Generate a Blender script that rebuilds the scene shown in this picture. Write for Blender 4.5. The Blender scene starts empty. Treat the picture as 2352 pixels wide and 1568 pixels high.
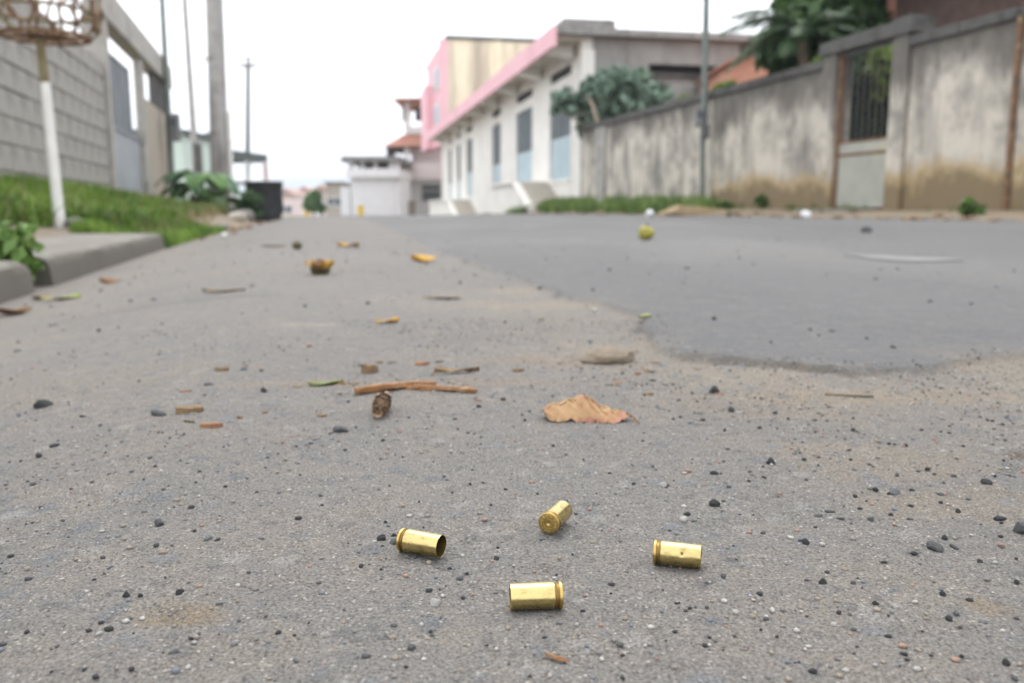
import bpy, bmesh, math, random
import numpy as np
from mathutils import Vector, Matrix

random.seed(7); rng = np.random.default_rng(7)
sc = bpy.context.scene
C = sc.collection

# ------------------------------------------------------------------ camera
F, CX, CY = 2000.0, 1176.0, 784.0          # focal length and centre in units of a 2352 px wide picture
PITCH = math.atan(304 / 2000.0); CAMH = 0.145
cam = bpy.data.cameras.new('camera'); camo = bpy.data.objects.new('camera', cam); C.objects.link(camo)
camo.location = (0, 0, CAMH); camo.rotation_euler = (math.pi / 2 - PITCH, 0, 0)
cam.sensor_width = 36; cam.lens = 36 * F / 2352; cam.clip_start = 0.02; cam.clip_end = 8000
cam.dof.use_dof = True; cam.dof.focus_distance = 0.375; cam.dof.aperture_fstop = 11.0
sc.camera = camo

# ------------------------------------------------------------------ world, sun, exposure
SUN = Vector((-0.06, 0.50, 0.86)).normalized()
w = bpy.data.worlds.new('World'); sc.world = w; w.use_nodes = True
nt = w.node_tree; nt.nodes.clear()
sky = nt.nodes.new('ShaderNodeTexSky'); sky.sky_type = 'NISHITA'; sky.sun_disc = False
sky.sun_elevation = math.asin(SUN.z); sky.sun_rotation = math.atan2(SUN.x, SUN.y)
sky.air_density = 1.0; sky.dust_density = 3.0
hs = nt.nodes.new('ShaderNodeHueSaturation'); hs.inputs['Saturation'].default_value = 0.1
mx = nt.nodes.new('ShaderNodeMix'); mx.data_type = 'RGBA'; mx.inputs[0].default_value = 0.85
mx.inputs[7].default_value = (9.6, 9.8, 10.2, 1)      # the closed cloud deck
bg = nt.nodes.new('ShaderNodeBackground'); bg.inputs['Strength'].default_value = 0.10
wo = nt.nodes.new('ShaderNodeOutputWorld')
nt.links.new(sky.outputs[0], hs.inputs['Color']); nt.links.new(hs.outputs[0], mx.inputs[6])
nt.links.new(mx.outputs[2], bg.inputs['Color']); nt.links.new(bg.outputs[0], wo.inputs['Surface'])
sl = bpy.data.lights.new('sun', 'SUN'); sl.energy = 0.85; sl.angle = math.radians(25); sl.color = (1, 0.97, 0.92)
so = bpy.data.objects.new('sun', sl); C.objects.link(so); so.rotation_euler = SUN.to_track_quat('Z', 'Y').to_euler()
so.location = (0, 0, 30)
sc.view_settings.view_transform = 'Standard'; sc.view_settings.look = 'None'
sc.view_settings.gamma = 1; sc.view_settings.use_curve_mapping = False; sc.view_settings.exposure = 1.25
sc.cycles.use_denoising = True
sc.cycles.max_bounces = 6; sc.cycles.diffuse_bounces = 3; sc.cycles.transmission_bounces = 4
sc.cycles.caustics_reflective = False; sc.cycles.caustics_refractive = False

# ------------------------------------------------------------------ pixel helpers (directions only)
cp, sp = math.cos(PITCH), math.sin(PITCH)
def ray(px, py):
    a = (px - CX) / F; b = (CY - py) / F
    return Vector((a, cp + b * sp, -sp + b * cp))
def heading(px):
    d = ray(px, 480); return math.atan2(-d.x, d.y)
def at_y(px, py, Y):
    d = ray(px, py); t = Y / d.y
    return Vector((d.x * t, Y, CAMH + d.z * t))
class Frame:
    def __init__(s, ox, oy, ang):
        s.o = (ox, oy); s.ang = ang; c, n = math.cos(ang), math.sin(ang); s.ax = (c, n); s.ay = (-n, c)
    def loc(s, x, y):
        dx, dy = x - s.o[0], y - s.o[1]
        return dx * s.ax[0] + dy * s.ax[1], dx * s.ay[0] + dy * s.ay[1]
    def wld(s, a, b, z=0):
        return Vector((s.o[0] + a * s.ax[0] + b * s.ay[0], s.o[1] + a * s.ax[1] + b * s.ay[1], z))
    def hit_x(s, px, py, xl):                  # ray against plane local x = xl -> (y, z)
        d = ray(px, py); c0 = s.loc(0, 0)[0]; dd = d.x * s.ax[0] + d.y * s.ax[1]; t = (xl - c0) / dd
        return s.loc(d.x * t, d.y * t)[1], CAMH + d.z * t
    def hit_y(s, px, py, yl):
        d = ray(px, py); c0 = s.loc(0, 0)[1]; dd = d.x * s.ay[0] + d.y * s.ay[1]; t = (yl - c0) / dd
        return s.loc(d.x * t, d.y * t)[0], CAMH + d.z * t
A = heading(650)
ST = Frame(0, 0, A)                            # street frame: local x = v (right), local y = u (along the street)
W0 = Frame(0, 0, 0)

# ------------------------------------------------------------------ numpy noise
def _h(i, j, s):
    n = (i * 374761393 + j * 668265263 + s * 974634541) & 0x7fffffff
    n = ((n ^ (n >> 13)) * 1274126177) & 0x7fffffff
    return ((n ^ (n >> 16)) & 0xffff) / 65535.0
def vn(x, y, s=0):
    xi = np.floor(x).astype(np.int64); yi = np.floor(y).astype(np.int64)
    fx = x - xi; fy = y - yi; fx = fx * fx * (3 - 2 * fx); fy = fy * fy * (3 - 2 * fy)
    a = _h(xi, yi, s); b = _h(xi + 1, yi, s); c = _h(xi, yi + 1, s); d = _h(xi + 1, yi + 1, s)
    return (a + (b - a) * fx) * (1 - fy) + (c + (d - c) * fx) * fy
def fbm(x, y, s=0, o=4):
    r = 0; amp = .5
    for k in range(o):
        r = r + amp * vn(x * 2 ** k, y * 2 ** k, s + k); amp *= .5
    return r / (1 - .5 ** o)
def ss(t):
    t = np.clip(t, 0, 1); return t * t * (3 - 2 * t)

# ------------------------------------------------------------------ the lie of the land
KERB_END = 5.25
def uvof(x, y):
    return (-math.sin(A) * x + math.cos(A) * y), (math.cos(A) * x + math.sin(A) * y)
def left_edge(u):
    return -0.64 + 0.42 * ss((u - 5.6) / 7.0)
RIGHT_EDGE = 6.2
def Hmac(x, y):
    x = np.asarray(x, float); y = np.asarray(y, float)
    u, v = uvof(x, y); ve = left_edge(u)
    d = np.clip(u - 19, 0, 150); z = -.037 * d * d / (d + 7)
    z = z - .072 * ss((-.02 - v) / (np.abs(ve + .04))) * (1 - .6 * ss((u - 6) / 7))
    z = z + .03 * ss((v - 2.2) / 3.8)
    lk = -v + ve                                  # metres left of the road edge
    lv = .085 * ss((lk - .12) / .3) + .27 * ss((lk - .4) / 1.1) * (1 - .75 * ss((u - 7) / 7))
    z = z + np.where(lk > 0, lv, 0)
    rk = v - RIGHT_EDGE
    z = z + np.where(rk > 0, .045 * ss(rk / .12) + (.06 + .17 * ss((u - 9) / 14)) * ss(rk / 1.1), 0)
    return z
def micro(x, y):
    x = np.asarray(x, float); y = np.asarray(y, float)
    r = np.hypot(x, y - .4); f = np.clip(1.5 - r / .9, 0, 1)
    z = .0034 * (fbm(x / .16, y / .16, 11, 3) - .5)
    z = z + f * (.0022 * (fbm(x / .014, y / .014, 21, 3) - .5))
    agg = np.clip(fbm(x / .011, y / .011, 31, 2) - .6, 0, 1)
    z = z + f * .0045 * agg
    return z
def Hfull(x, y): return Hmac(x, y) + micro(x, y) + patch_h(x, y)
def ground_px(px, py):
    d = ray(px, py); lo, hi = 0.05, None; t = 0.05; pz = 1
    while t < 400:
        p = (d.x * t, d.y * t, CAMH + d.z * t)
        if p[2] < float(Hmac(p[0], p[1])):
            hi = t; break
        lo = t; t *= 1.03
    if hi is None: hi = lo = 60
    for _ in range(30):
        m = (lo + hi) / 2
        if CAMH + d.z * m < float(Hmac(d.x * m, d.y * m)): hi = m
        else: lo = m
    return d.x * hi, d.y * hi
# outline of the newer asphalt layer (its ragged near edge is seen in the photograph)
_pl = [(2900, 790), (2352, 838), (2230, 842), (2100, 858), (1960, 862), (1830, 848), (1700, 838), (1560, 826), (1490, 800), (1462, 770),
       (1492, 738), (1400, 712), (1310, 690), (1230, 655), (1120, 620), (1000, 572), (905, 530), (845, 505)]
PATCH = [(1.6, .55)] + [ground_px(*q) for q in _pl]
_e = ST.wld(1.1, 40); PATCH += [(_e.x, _e.y)]
_e = ST.wld(1.1, 160); PATCH += [(_e.x, _e.y)]
_e = ST.wld(RIGHT_EDGE, 160); PATCH += [(_e.x, _e.y)]
_e = ST.wld(RIGHT_EDGE, 0); PATCH += [(_e.x, _e.y)]
_pa = np.array(PATCH)
def patch_sd(x, y):
    x = np.asarray(x, float); y = np.asarray(y, float)
    best = np.full(x.shape, 1e9); ins = np.zeros(x.shape, bool)
    n = len(_pa)
    wx = .05 * (fbm(x / .12, y / .12, 41, 4) - .5); wy = .05 * (fbm(x / .12, y / .12, 47, 4) - .5)
    X = x + wx; Y = y + wy
    for i in range(n):
        a = _pa[i]; b = _pa[(i + 1) % n]; dx, dy = b - a
        t = np.clip(((X - a[0]) * dx + (Y - a[1]) * dy) / (dx * dx + dy * dy), 0, 1)
        best = np.minimum(best, np.hypot(X - a[0] - t * dx, Y - a[1] - t * dy))
        if a[1] != b[1]:
            c = ((a[1] > Y) != (b[1] > Y)) & (X < (b[0] - a[0]) * (Y - a[1]) / (b[1] - a[1]) + a[0]); ins ^= c
    return np.where(ins, best, -best)
def patch_h(x, y):
    return .007 * ss((patch_sd(x, y) + .003) / .009)

# ------------------------------------------------------------------ materials
MATS = {}
def newmat(name):
    m = bpy.data.materials.new(name); m.use_nodes = True; MATS[name] = m
    t = m.node_tree; return m, t, t.nodes['Principled BSDF']
def N(t, kind, **kw):
    n = t.nodes.new(kind)
    for k, v in kw.items(): setattr(n, k, v)
    return n
def L(t, a, b): t.links.new(a, b)
def coords(t, scale=(1, 1, 1), kind='Object'):
    tc = N(t, 'ShaderNodeTexCoord'); mp = N(t, 'ShaderNodeMapping'); mp.inputs['Scale'].default_value = scale
    L(t, tc.outputs[kind], mp.inputs['Vector']); return mp.outputs[0]
def noise(t, vec, scale, detail=4, rough=.55):
    n = N(t, 'ShaderNodeTexNoise'); n.inputs['Scale'].default_value = scale; n.inputs['Detail'].default_value = detail
    n.inputs['Roughness'].default_value = rough
    if vec is not None: L(t, vec, n.inputs['Vector'])
    return n.outputs['Fac']
def ramp(t, fac, lo, hi):
    r = N(t, 'ShaderNodeMapRange'); r.inputs[1].default_value = lo; r.inputs[2].default_value = hi
    r.interpolation_type = 'SMOOTHSTEP'
    L(t, fac, r.inputs[0]); return r.outputs[0]
def mixc(t, fac, a, b, mode='MIX'):
    m = N(t, 'ShaderNodeMix', data_type='RGBA', blend_type=mode)
    if isinstance(fac, (int, float)): m.inputs[0].default_value = fac
    else: L(t, fac, m.inputs[0])
    for k, c in ((6, a), (7, b)):
        if isinstance(c, tuple): m.inputs[k].default_value = (*c, 1)
        else: L(t, c, m.inputs[k])
    return m.outputs[2]
def mathn(t, op, a, b=None):
    m = N(t, 'ShaderNodeMath', operation=op)
    for k, c in ((0, a), (1, b)):
        if c is None: continue
        if isinstance(c, (int, float)): m.inputs[k].default_value = c
        else: L(t, c, m.inputs[k])
    return m.outputs[0]
def bump(t, bs, h, strength=.3, dist=.01):
    b = N(t, 'ShaderNodeBump'); b.inputs['Strength'].default_value = strength; b.inputs['Distance'].default_value = dist
    L(t, h, b.inputs['Height']); L(t, b.outputs[0], bs.inputs['Normal'])
def worn(name, c1, c2, scale=6, rough=.85, amt=(.35, .7), c3=None, s3=1.2, a3=(.5, .75), streak=False, bstr=.25, bdist=.006, metal=0, spec=.3):
    m, t, bs = newmat(name)
    v = coords(t)
    f = ramp(t, noise(t, v, scale, 6, .6), *amt)
    col = mixc(t, f, c1, c2)
    if c3:
        v3 = coords(t, (1, 1, .12)) if streak else v
        col = mixc(t, ramp(t, noise(t, v3, s3, 5, .6), *a3), col, c3)
    L(t, col, bs.inputs['Base Color']); bs.inputs['Roughness'].default_value = rough; bs.inputs['Metallic'].default_value = metal
    bs.inputs['Specular IOR Level'].default_value = spec
    bump(t, bs, noise(t, v, scale * 12, 4, .6), bstr, bdist)
    return m

def mat_road(name, base_attr, fine_amt, rough, agg=1.0):
    m, t, bs = newmat(name)
    at = N(t, 'ShaderNodeVertexColor'); at.layer_name = 'Col'
    g = N(t, 'ShaderNodeNewGeometry').outputs['Position']
    col = at.outputs[0]
    # blotches of dust, some millimetres to centimetres across
    col = mixc(t, mathn(t, 'MULTIPLY', ramp(t, noise(t, g, 24, 5, .68), .44, .74), .42 * agg), col, (.225, .192, .150))
    col = mixc(t, mathn(t, 'MULTIPLY', ramp(t, noise(t, g, 85, 5, .7), .50, .70), .45 * agg), col, (.098, .096, .098))
    col = mixc(t, mathn(t, 'MULTIPLY', ramp(t, noise(t, g, 230, 4, .7), .54, .70), .40 * agg), col, (.235, .215, .185))
    # flat stones set into the binder
    dist = N(t, 'ShaderNodeTexNoise'); dist.inputs['Scale'].default_value = 110; dist.inputs['Detail'].default_value = 4; L(t, g, dist.inputs['Vector'])
    wv = N(t, 'ShaderNodeVectorMath', operation='MULTIPLY_ADD'); L(t, dist.outputs['Color'], wv.inputs[0]); wv.inputs[1].default_value = (.016, .016, 0); L(t, g, wv.inputs[2])
    heights = None
    for sc_, thr, lo, hi, pal, am in ((58, .66, .50, .22, ((.120, .126, .136), (.225, .215, .20), (.150, .154, .162)), .62),
                                  (140, .66, .48, .24, ((.245, .228, .205), (.088, .088, .092), (.140, .145, .154)), .5),
                                  (560, .70, .46, .24, ((.38, .36, .32), (.050, .048, .048), (.26, .21, .165)), .62)):
        vo = N(t, 'ShaderNodeTexVoronoi'); vo.inputs['Scale'].default_value = sc_; L(t, wv.outputs[0] if sc_ < 300 else g, vo.inputs['Vector'])
        se = N(t, 'ShaderNodeSeparateColor'); L(t, vo.outputs['Color'], se.inputs[0])
        on = mathn(t, 'GREATER_THAN', se.outputs[0], thr)
        mk = mathn(t, 'MULTIPLY', ramp(t, vo.outputs['Distance'], lo, hi), on)
        pc = mixc(t, mathn(t, 'GREATER_THAN', se.outputs[1], .4), pal[0], pal[1]); pc = mixc(t, mathn(t, 'GREATER_THAN', se.outputs[1], .72), pc, pal[2])
        col = mixc(t, mathn(t, 'MULTIPLY', mk, am * agg), col, pc)
        heights = mk if heights is None else mathn(t, 'ADD', heights, mathn(t, 'MULTIPLY', mk, 62. / sc_))
    # sand grain
    n1 = noise(t, g, 780, 4, .75)
    grain = N(t, 'ShaderNodeMapRange'); grain.inputs[1].default_value = .3; grain.inputs[2].default_value = .7
    grain.inputs[3].default_value = 1 - fine_amt; grain.inputs[4].default_value = 1 + fine_amt; L(t, n1, grain.inputs[0])
    cc = N(t, 'ShaderNodeCombineColor')
    for k in range(3): L(t, grain.outputs[0], cc.inputs[k])
    col = mixc(t, 1.0, col, cc.outputs[0], 'MULTIPLY')
    L(t, col, bs.inputs['Base Color']); bs.inputs['Roughness'].default_value = rough; bs.inputs['Specular IOR Level'].default_value = .35
    hsum = mathn(t, 'ADD', mathn(t, 'MULTIPLY', n1, .5), mathn(t, 'MULTIPLY', noise(t, g, 260, 4, .7), .9))
    hsum = mathn(t, 'ADD', hsum, mathn(t, 'MULTIPLY', heights, .5))
    bump(t, bs, hsum, 1.0, .0024 if agg > .5 else .0009)
    return m
mat_road('old_asphalt', 'Col', .72, .88)
mat_road('new_asphalt', 'Col', .45, .80, .6)
def mat_vcol(name, rough=.8, nscale=300, amt=.25, spec=.3, trans=0):
    m, t, bs = newmat(name)
    at = N(t, 'ShaderNodeVertexColor'); at.layer_name = 'Col'
    n = noise(t, coords(t), nscale, 4, .6)
    r = N(t, 'ShaderNodeMapRange'); r.inputs[1].default_value = .3; r.inputs[2].default_value = .7; r.inputs[3].default_value = 1 - amt; r.inputs[4].default_value = 1 + amt
    L(t, n, r.inputs[0]); cc = N(t, 'ShaderNodeCombineColor')
    for k in range(3): L(t, r.outputs[0], cc.inputs[k])
    col = mixc(t, 1.0, at.outputs[0], cc.outputs[0], 'MULTIPLY')
    L(t, col, bs.inputs['Base Color']); bs.inputs['Roughness'].default_value = rough; bs.inputs['Specular IOR Level'].default_value = spec
    if trans:
        tr = N(t, 'ShaderNodeBsdfTranslucent'); L(t, col, tr.inputs['Color'])
        ms = N(t, 'ShaderNodeMixShader'); ms.inputs[0].default_value = trans
        L(t, bs.outputs[0], ms.inputs[1]); L(t, tr.outputs[0], ms.inputs[2])
        L(t, ms.outputs[0], t.nodes['Material Output'].inputs['Surface'])
    return m
mat_vcol('soil', .95, 60, .35)
mat_vcol('leafage', .55, 30, .15, .4, .25)
mat_vcol('grain', .85, 1500, .3)

def mat_brass(name, base=(.56, .455, .20), r0=.15, dirt=.75):
    m, t, bs = newmat(name)
    v = coords(t); bs.inputs['Metallic'].default_value = 1
    vs = coords(t, (.35, 1, 1))
    f = ramp(t, noise(t, vs, 420, 5, .65), .45, .78)
    col = mixc(t, mathn(t, 'MULTIPLY', f, dirt), base, (.19, .14, .055))
    f2 = ramp(t, noise(t, v, 900, 3, .6), .66, .74)
    col = mixc(t, mathn(t, 'MULTIPLY', f2, .55), col, (.12, .09, .05))
    L(t, col, bs.inputs['Base Color'])
    rr = N(t, 'ShaderNodeMapRange'); rr.inputs[1].default_value = .3; rr.inputs[2].default_value = .75; rr.inputs[3].default_value = r0; rr.inputs[4].default_value = r0 + .22
    L(t, noise(t, vs, 250, 5, .6), rr.inputs[0]); L(t, rr.outputs[0], bs.inputs['Roughness'])
    bump(t, bs, noise(t, v, 700, 4, .6), .12, .0003)
    return m
mat_brass('brass'); mat_brass('brass_head', (.52, .37, .115), .26, .25); mat_brass('brass_primer', (.50, .34, .125), .26, .3); mat_brass('brass_stamp_glint', (.95, .82, .45), .35, .0); mat_brass('brass_groove', (.26, .17, .06), .4, .6)  # stamp brass is brighter: the glint of the letters is in its colour
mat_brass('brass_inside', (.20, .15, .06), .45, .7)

worn('concrete_block', (.36, .345, .32), (.29, .275, .255), 9, .92, c3=(.24, .225, .205), s3=3, bstr=.5)
worn('mortar', (.29, .275, .255), (.24, .228, .21), 14, .95)
worn('concrete', (.42, .40, .37), (.33, .315, .29), 7, .9, c3=(.24, .23, .21), s3=2.2, a3=(.5, .72))
worn('kerb_concrete', (.27, .25, .22), (.19, .178, .155), 11, .92, c3=(.13, .12, .105), s3=5, a3=(.48, .7), bstr=.6)
worn('pale_concrete', (.40, .36, .30), (.33, .295, .245), 6, .9)
worn('dark_concrete', (.115, .11, .104), (.08, .077, .074), 6, .92, c3=(.05, .049, .047), s3=3)
worn('mid_concrete', (.30, .29, .275), (.22, .213, .205), 5, .92, c3=(.15, .147, .142), s3=3)
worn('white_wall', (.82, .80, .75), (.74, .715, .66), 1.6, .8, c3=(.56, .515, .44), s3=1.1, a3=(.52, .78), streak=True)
worn('white_plain', (.80, .80, .80), (.74, .74, .74), 2, .8)
worn('pink_paint', (.82, .50, .545), (.78, .46, .505), 2, .75, c3=(.72, .42, .465), s3=1.1, streak=True)
worn('yellow_paint', (.84, .745, .57), (.82, .70, .51), 1.2, .8, c3=(.47, .39, .30), s3=.7, a3=(.42, .66), streak=True)
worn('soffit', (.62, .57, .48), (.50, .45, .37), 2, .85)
worn('grey_side', (.34, .325, .305), (.25, .24, .228), 1.6, .9, c3=(.13, .126, .12), s3=1.1, a3=(.5, .7), streak=True)
worn('shutter_blue', (.46, .56, .60), (.40, .50, .54), 3, .6)
worn('shutter_dark', (.105, .13, .14), (.08, .10, .11), 3, .55, spec=.25)
worn('louvre_grey', (.17, .20, .21), (.13, .155, .165), 3, .6, spec=.25)
worn('dark_void', (.05, .045, .04), (.035, .03, .03), 3, .9)
worn('gate_metal', (.215, .24, .265), (.17, .19, .215), 1.5, .5, spec=.5, bstr=.05)
worn('gate_metal_pale', (.34, .36, .39), (.29, .31, .335), 1.5, .5, spec=.5, bstr=.05)
worn('rust', (.23, .125, .07), (.13, .085, .06), 16, .9, c3=(.36, .27, .16), s3=9)
worn('rusty_paint', (.25, .22, .12), (.19, .14, .08), 14, .8, c3=(.22, .11, .06), s3=5)
worn('white_pipe', (.78, .77, .74), (.70, .68, .64), 8, .55, c3=(.50, .45, .38), s3=4, a3=(.6, .8))
worn('pole_concrete', (.40, .385, .37), (.30, .29, .28), 5, .9, c3=(.20, .19, .185), s3=3.5, a3=(.48, .66), streak=True)
worn('pole_metal', (.17, .195, .175), (.12, .14, .125), 5, .55, spec=.5)
worn('dark_metal', (.11, .11, .105), (.075, .075, .075), 6, .5, spec=.5)
worn('meter_box', (.22, .225, .23), (.14, .14, .145), 8, .5)
worn('roof_tile', (.46, .22, .155), (.36, .17, .125), 3, .85)
worn('timber_dark', (.10, .08, .07), (.065, .055, .05), 4, .85)
worn('mint_wall', (.62, .72, .66), (.55, .66, .60), 1.5, .8)
worn('shed_roof', (.13, .155, .145), (.09, .11, .105), 3, .8)
worn('brick_orange', (.58, .30, .215), (.50, .25, .175), 5, .9)
worn('brick_shaded', (.13, .085, .072), (.09, .062, .055), 5, .9)  # brick with the shade under the eave put into its colour
worn('pale_rose', (.88, .79, .78), (.85, .75, .735), 2, .8)
worn('far_roof', (.42, .29, .25), (.34, .24, .21), 3, .85)
worn('rose_wall', (.80, .68, .655), (.76, .63, .60), 2, .8)
worn('rubber', (.028, .03, .034), (.045, .047, .05), 6, .6, c3=(.10, .095, .085), s3=4, a3=(.55, .8))
worn('trunk', (.22, .17, .12), (.15, .115, .085), 9, .95, bstr=.8)
worn('stake_wood', (.40, .33, .26), (.30, .24, .19), 8, .9)
worn('haze_hill', (.05, .085, .09), (.035, .06, .07), .01, 1.0)
worn('white_paper', (.82, .82, .83), (.76, .76, .78), 40, .7)
worn('old_paint', (.20, .195, .187), (.145, .143, .138), 12, .7)
worn('stone_grey', (0.223, 0.214, 0.202), (0.149, 0.143, 0.136), 60, .9, bstr=.5, bdist=.002)
worn('bark_stick', (0.285, 0.143, 0.062), (0.186, 0.087, 0.040), 160, .85, c3=(0.341, 0.211, 0.112), s3=60, a3=(.5, .7), bstr=.6, bdist=.0008)
worn('bark_inner', (0.372, 0.223, 0.124), (0.260, 0.136, 0.068), 200, .85, bstr=.5, bdist=.0006)
worn('chip_brown', (0.223, 0.155, 0.087), (0.136, 0.090, 0.053), 180, .9, bstr=.5, bdist=.0006)
worn('chip_orange', (.27, .145, .08), (.20, .10, .058), 180, .9, bstr=.5, bdist=.0006)
worn('cone_scale', (0.186, 0.124, 0.077), (0.105, 0.068, 0.043), 260, .85)
worn('cone_tip', (0.384, 0.273, 0.174), (0.285, 0.186, 0.112), 260, .8)
worn('dry_leaf', (.37, .235, .12), (.32, .175, .09), 70, .7, (.4, .62), c3=(.33, .155, .115), s3=34, a3=(.46, .66), bstr=.5, bdist=.001)
worn('leaf_vein', (0.434, 0.298, 0.149), (0.372, 0.236, 0.124), 60, .7)
worn('yellow_petal', (0.446, 0.279, 0.037), (0.384, 0.186, 0.025), 70, .6, c3=(0.186, 0.099, 0.025), s3=50, a3=(.52, .7))
worn('green_fruit', (0.360, 0.310, 0.062), (0.260, 0.248, 0.050), 40, .5, c3=(0.074, 0.056, 0.025), s3=22, a3=(.55, .7))
worn('dark_fruit', (0.099, 0.081, 0.031), (0.056, 0.046, 0.025), 60, .6)
worn('green_leaf', (0.081, 0.161, 0.028), (0.118, 0.198, 0.043), 50, .5)
worn('pale_green_leaf', (0.260, 0.298, 0.099), (0.223, 0.248, 0.081), 50, .5)
worn('brown_leaf', (0.211, 0.099, 0.037), (0.124, 0.062, 0.028), 60, .7, c3=(0.310, 0.161, 0.037), s3=30)
for nm, a, b in (('black', (.045, .046, .049), (.085, .086, .088)), ('charcoal', (.11, .113, .116), (.18, .182, .183)), ('grey', (.26, .26, .265), (.36, .355, .35)),
                 ('white', (.68, .66, .62), (.55, .52, .48)), ('pink', (.50, .36, .30), (.44, .29, .23)), ('tan', (.50, .42, .31), (.40, .33, .24)), ('slate', (.19, .205, .225), (.27, .285, .30))):
    worn('pebble_' + nm, tuple(k * .6 for k in a), tuple(k * .6 for k in b), 420, .75, (.4, .68), bstr=.7, bdist=.0006)

def mat_boundary(name, splash=.55, top=1.6, grey=.5):
    """whitewashed wall: rain-blackened head, ochre soil splash at its foot; both stains are on the wall itself"""
    m, t, bs = newmat(name)
    v = coords(t); z = N(t, 'ShaderNodeSeparateXYZ'); L(t, v, z.inputs[0])
    col = mixc(t, ramp(t, noise(t, v, 1.7, 7, .66), .40, .66), (.60, .55, .47), (.265, .245, .215))
    col = mixc(t, mathn(t, 'MULTIPLY', ramp(t, noise(t, coords(t, (1.3, 1.3, .28)), 2.2, 6, .66), .46, .68), grey), col, (.15, .143, .13))
    n = noise(t, coords(t, (1, 1, .35)), 2.6, 6, .66)
    hz = mathn(t, 'ADD', z.outputs[2], mathn(t, 'MULTIPLY', mathn(t, 'SUBTRACT', n, .5), 2.0))
    col = mixc(t, mathn(t, 'MULTIPLY', ramp(t, hz, top - .34, top + .26), .8), col, (.088, .08, .07))
    hz2 = mathn(t, 'ADD', z.outputs[2], mathn(t, 'MULTIPLY', mathn(t, 'SUBTRACT', noise(t, v, 2.6, 6, .62), .5), .8))
    if splash > 0:
        col = mixc(t, mathn(t, 'MULTIPLY', ramp(t, hz2, splash, splash - .22), .9), col, (.42, .31, .165))
        col = mixc(t, mathn(t, 'MULTIPLY', ramp(t, hz2, splash - .16, splash - .36), .8), col, (.165, .125, .072))
    L(t, col, bs.inputs['Base Color']); bs.inputs['Roughness'].default_value = .92
    bump(t, bs, noise(t, v, 30, 5, .6), .35, .01)
mat_boundary('boundary_right', .74, 1.62, .5); mat_boundary('boundary_grey', .0, 1.8, .75)
worn('ironsheet', (.40, .405, .35), (.33, .335, .29), 3, .6, c3=(.52, .45, .28), s3=2.2, a3=(.55, .75))

worn('yellow_post_paint', (.78, .55, .08), (.7, .48, .06), 4, .6); worn('ochre_earth', (.33, .25, .15), (.25, .185, .11), 9, .95); worn('flat_tan', (.22, .18, .135), (.17, .14, .105), 120, .9)
def mat_kerb():
    m, t, bs = newmat('kerb_stone')
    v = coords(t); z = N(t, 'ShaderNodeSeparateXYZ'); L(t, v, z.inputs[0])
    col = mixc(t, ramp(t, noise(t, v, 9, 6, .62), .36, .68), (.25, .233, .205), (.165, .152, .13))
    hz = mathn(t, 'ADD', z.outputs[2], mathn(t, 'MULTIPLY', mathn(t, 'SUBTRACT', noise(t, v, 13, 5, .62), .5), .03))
    col = mixc(t, mathn(t, 'MULTIPLY', ramp(t, hz, .098, .078), .9), col, (.085, .076, .062))      # darker below the top edge, over most of the face
    L(t, col, bs.inputs['Base Color']); bs.inputs['Roughness'].default_value = .92; bump(t, bs, noise(t, v, 120, 5, .65), .6, .006)
mat_kerb()
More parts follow.
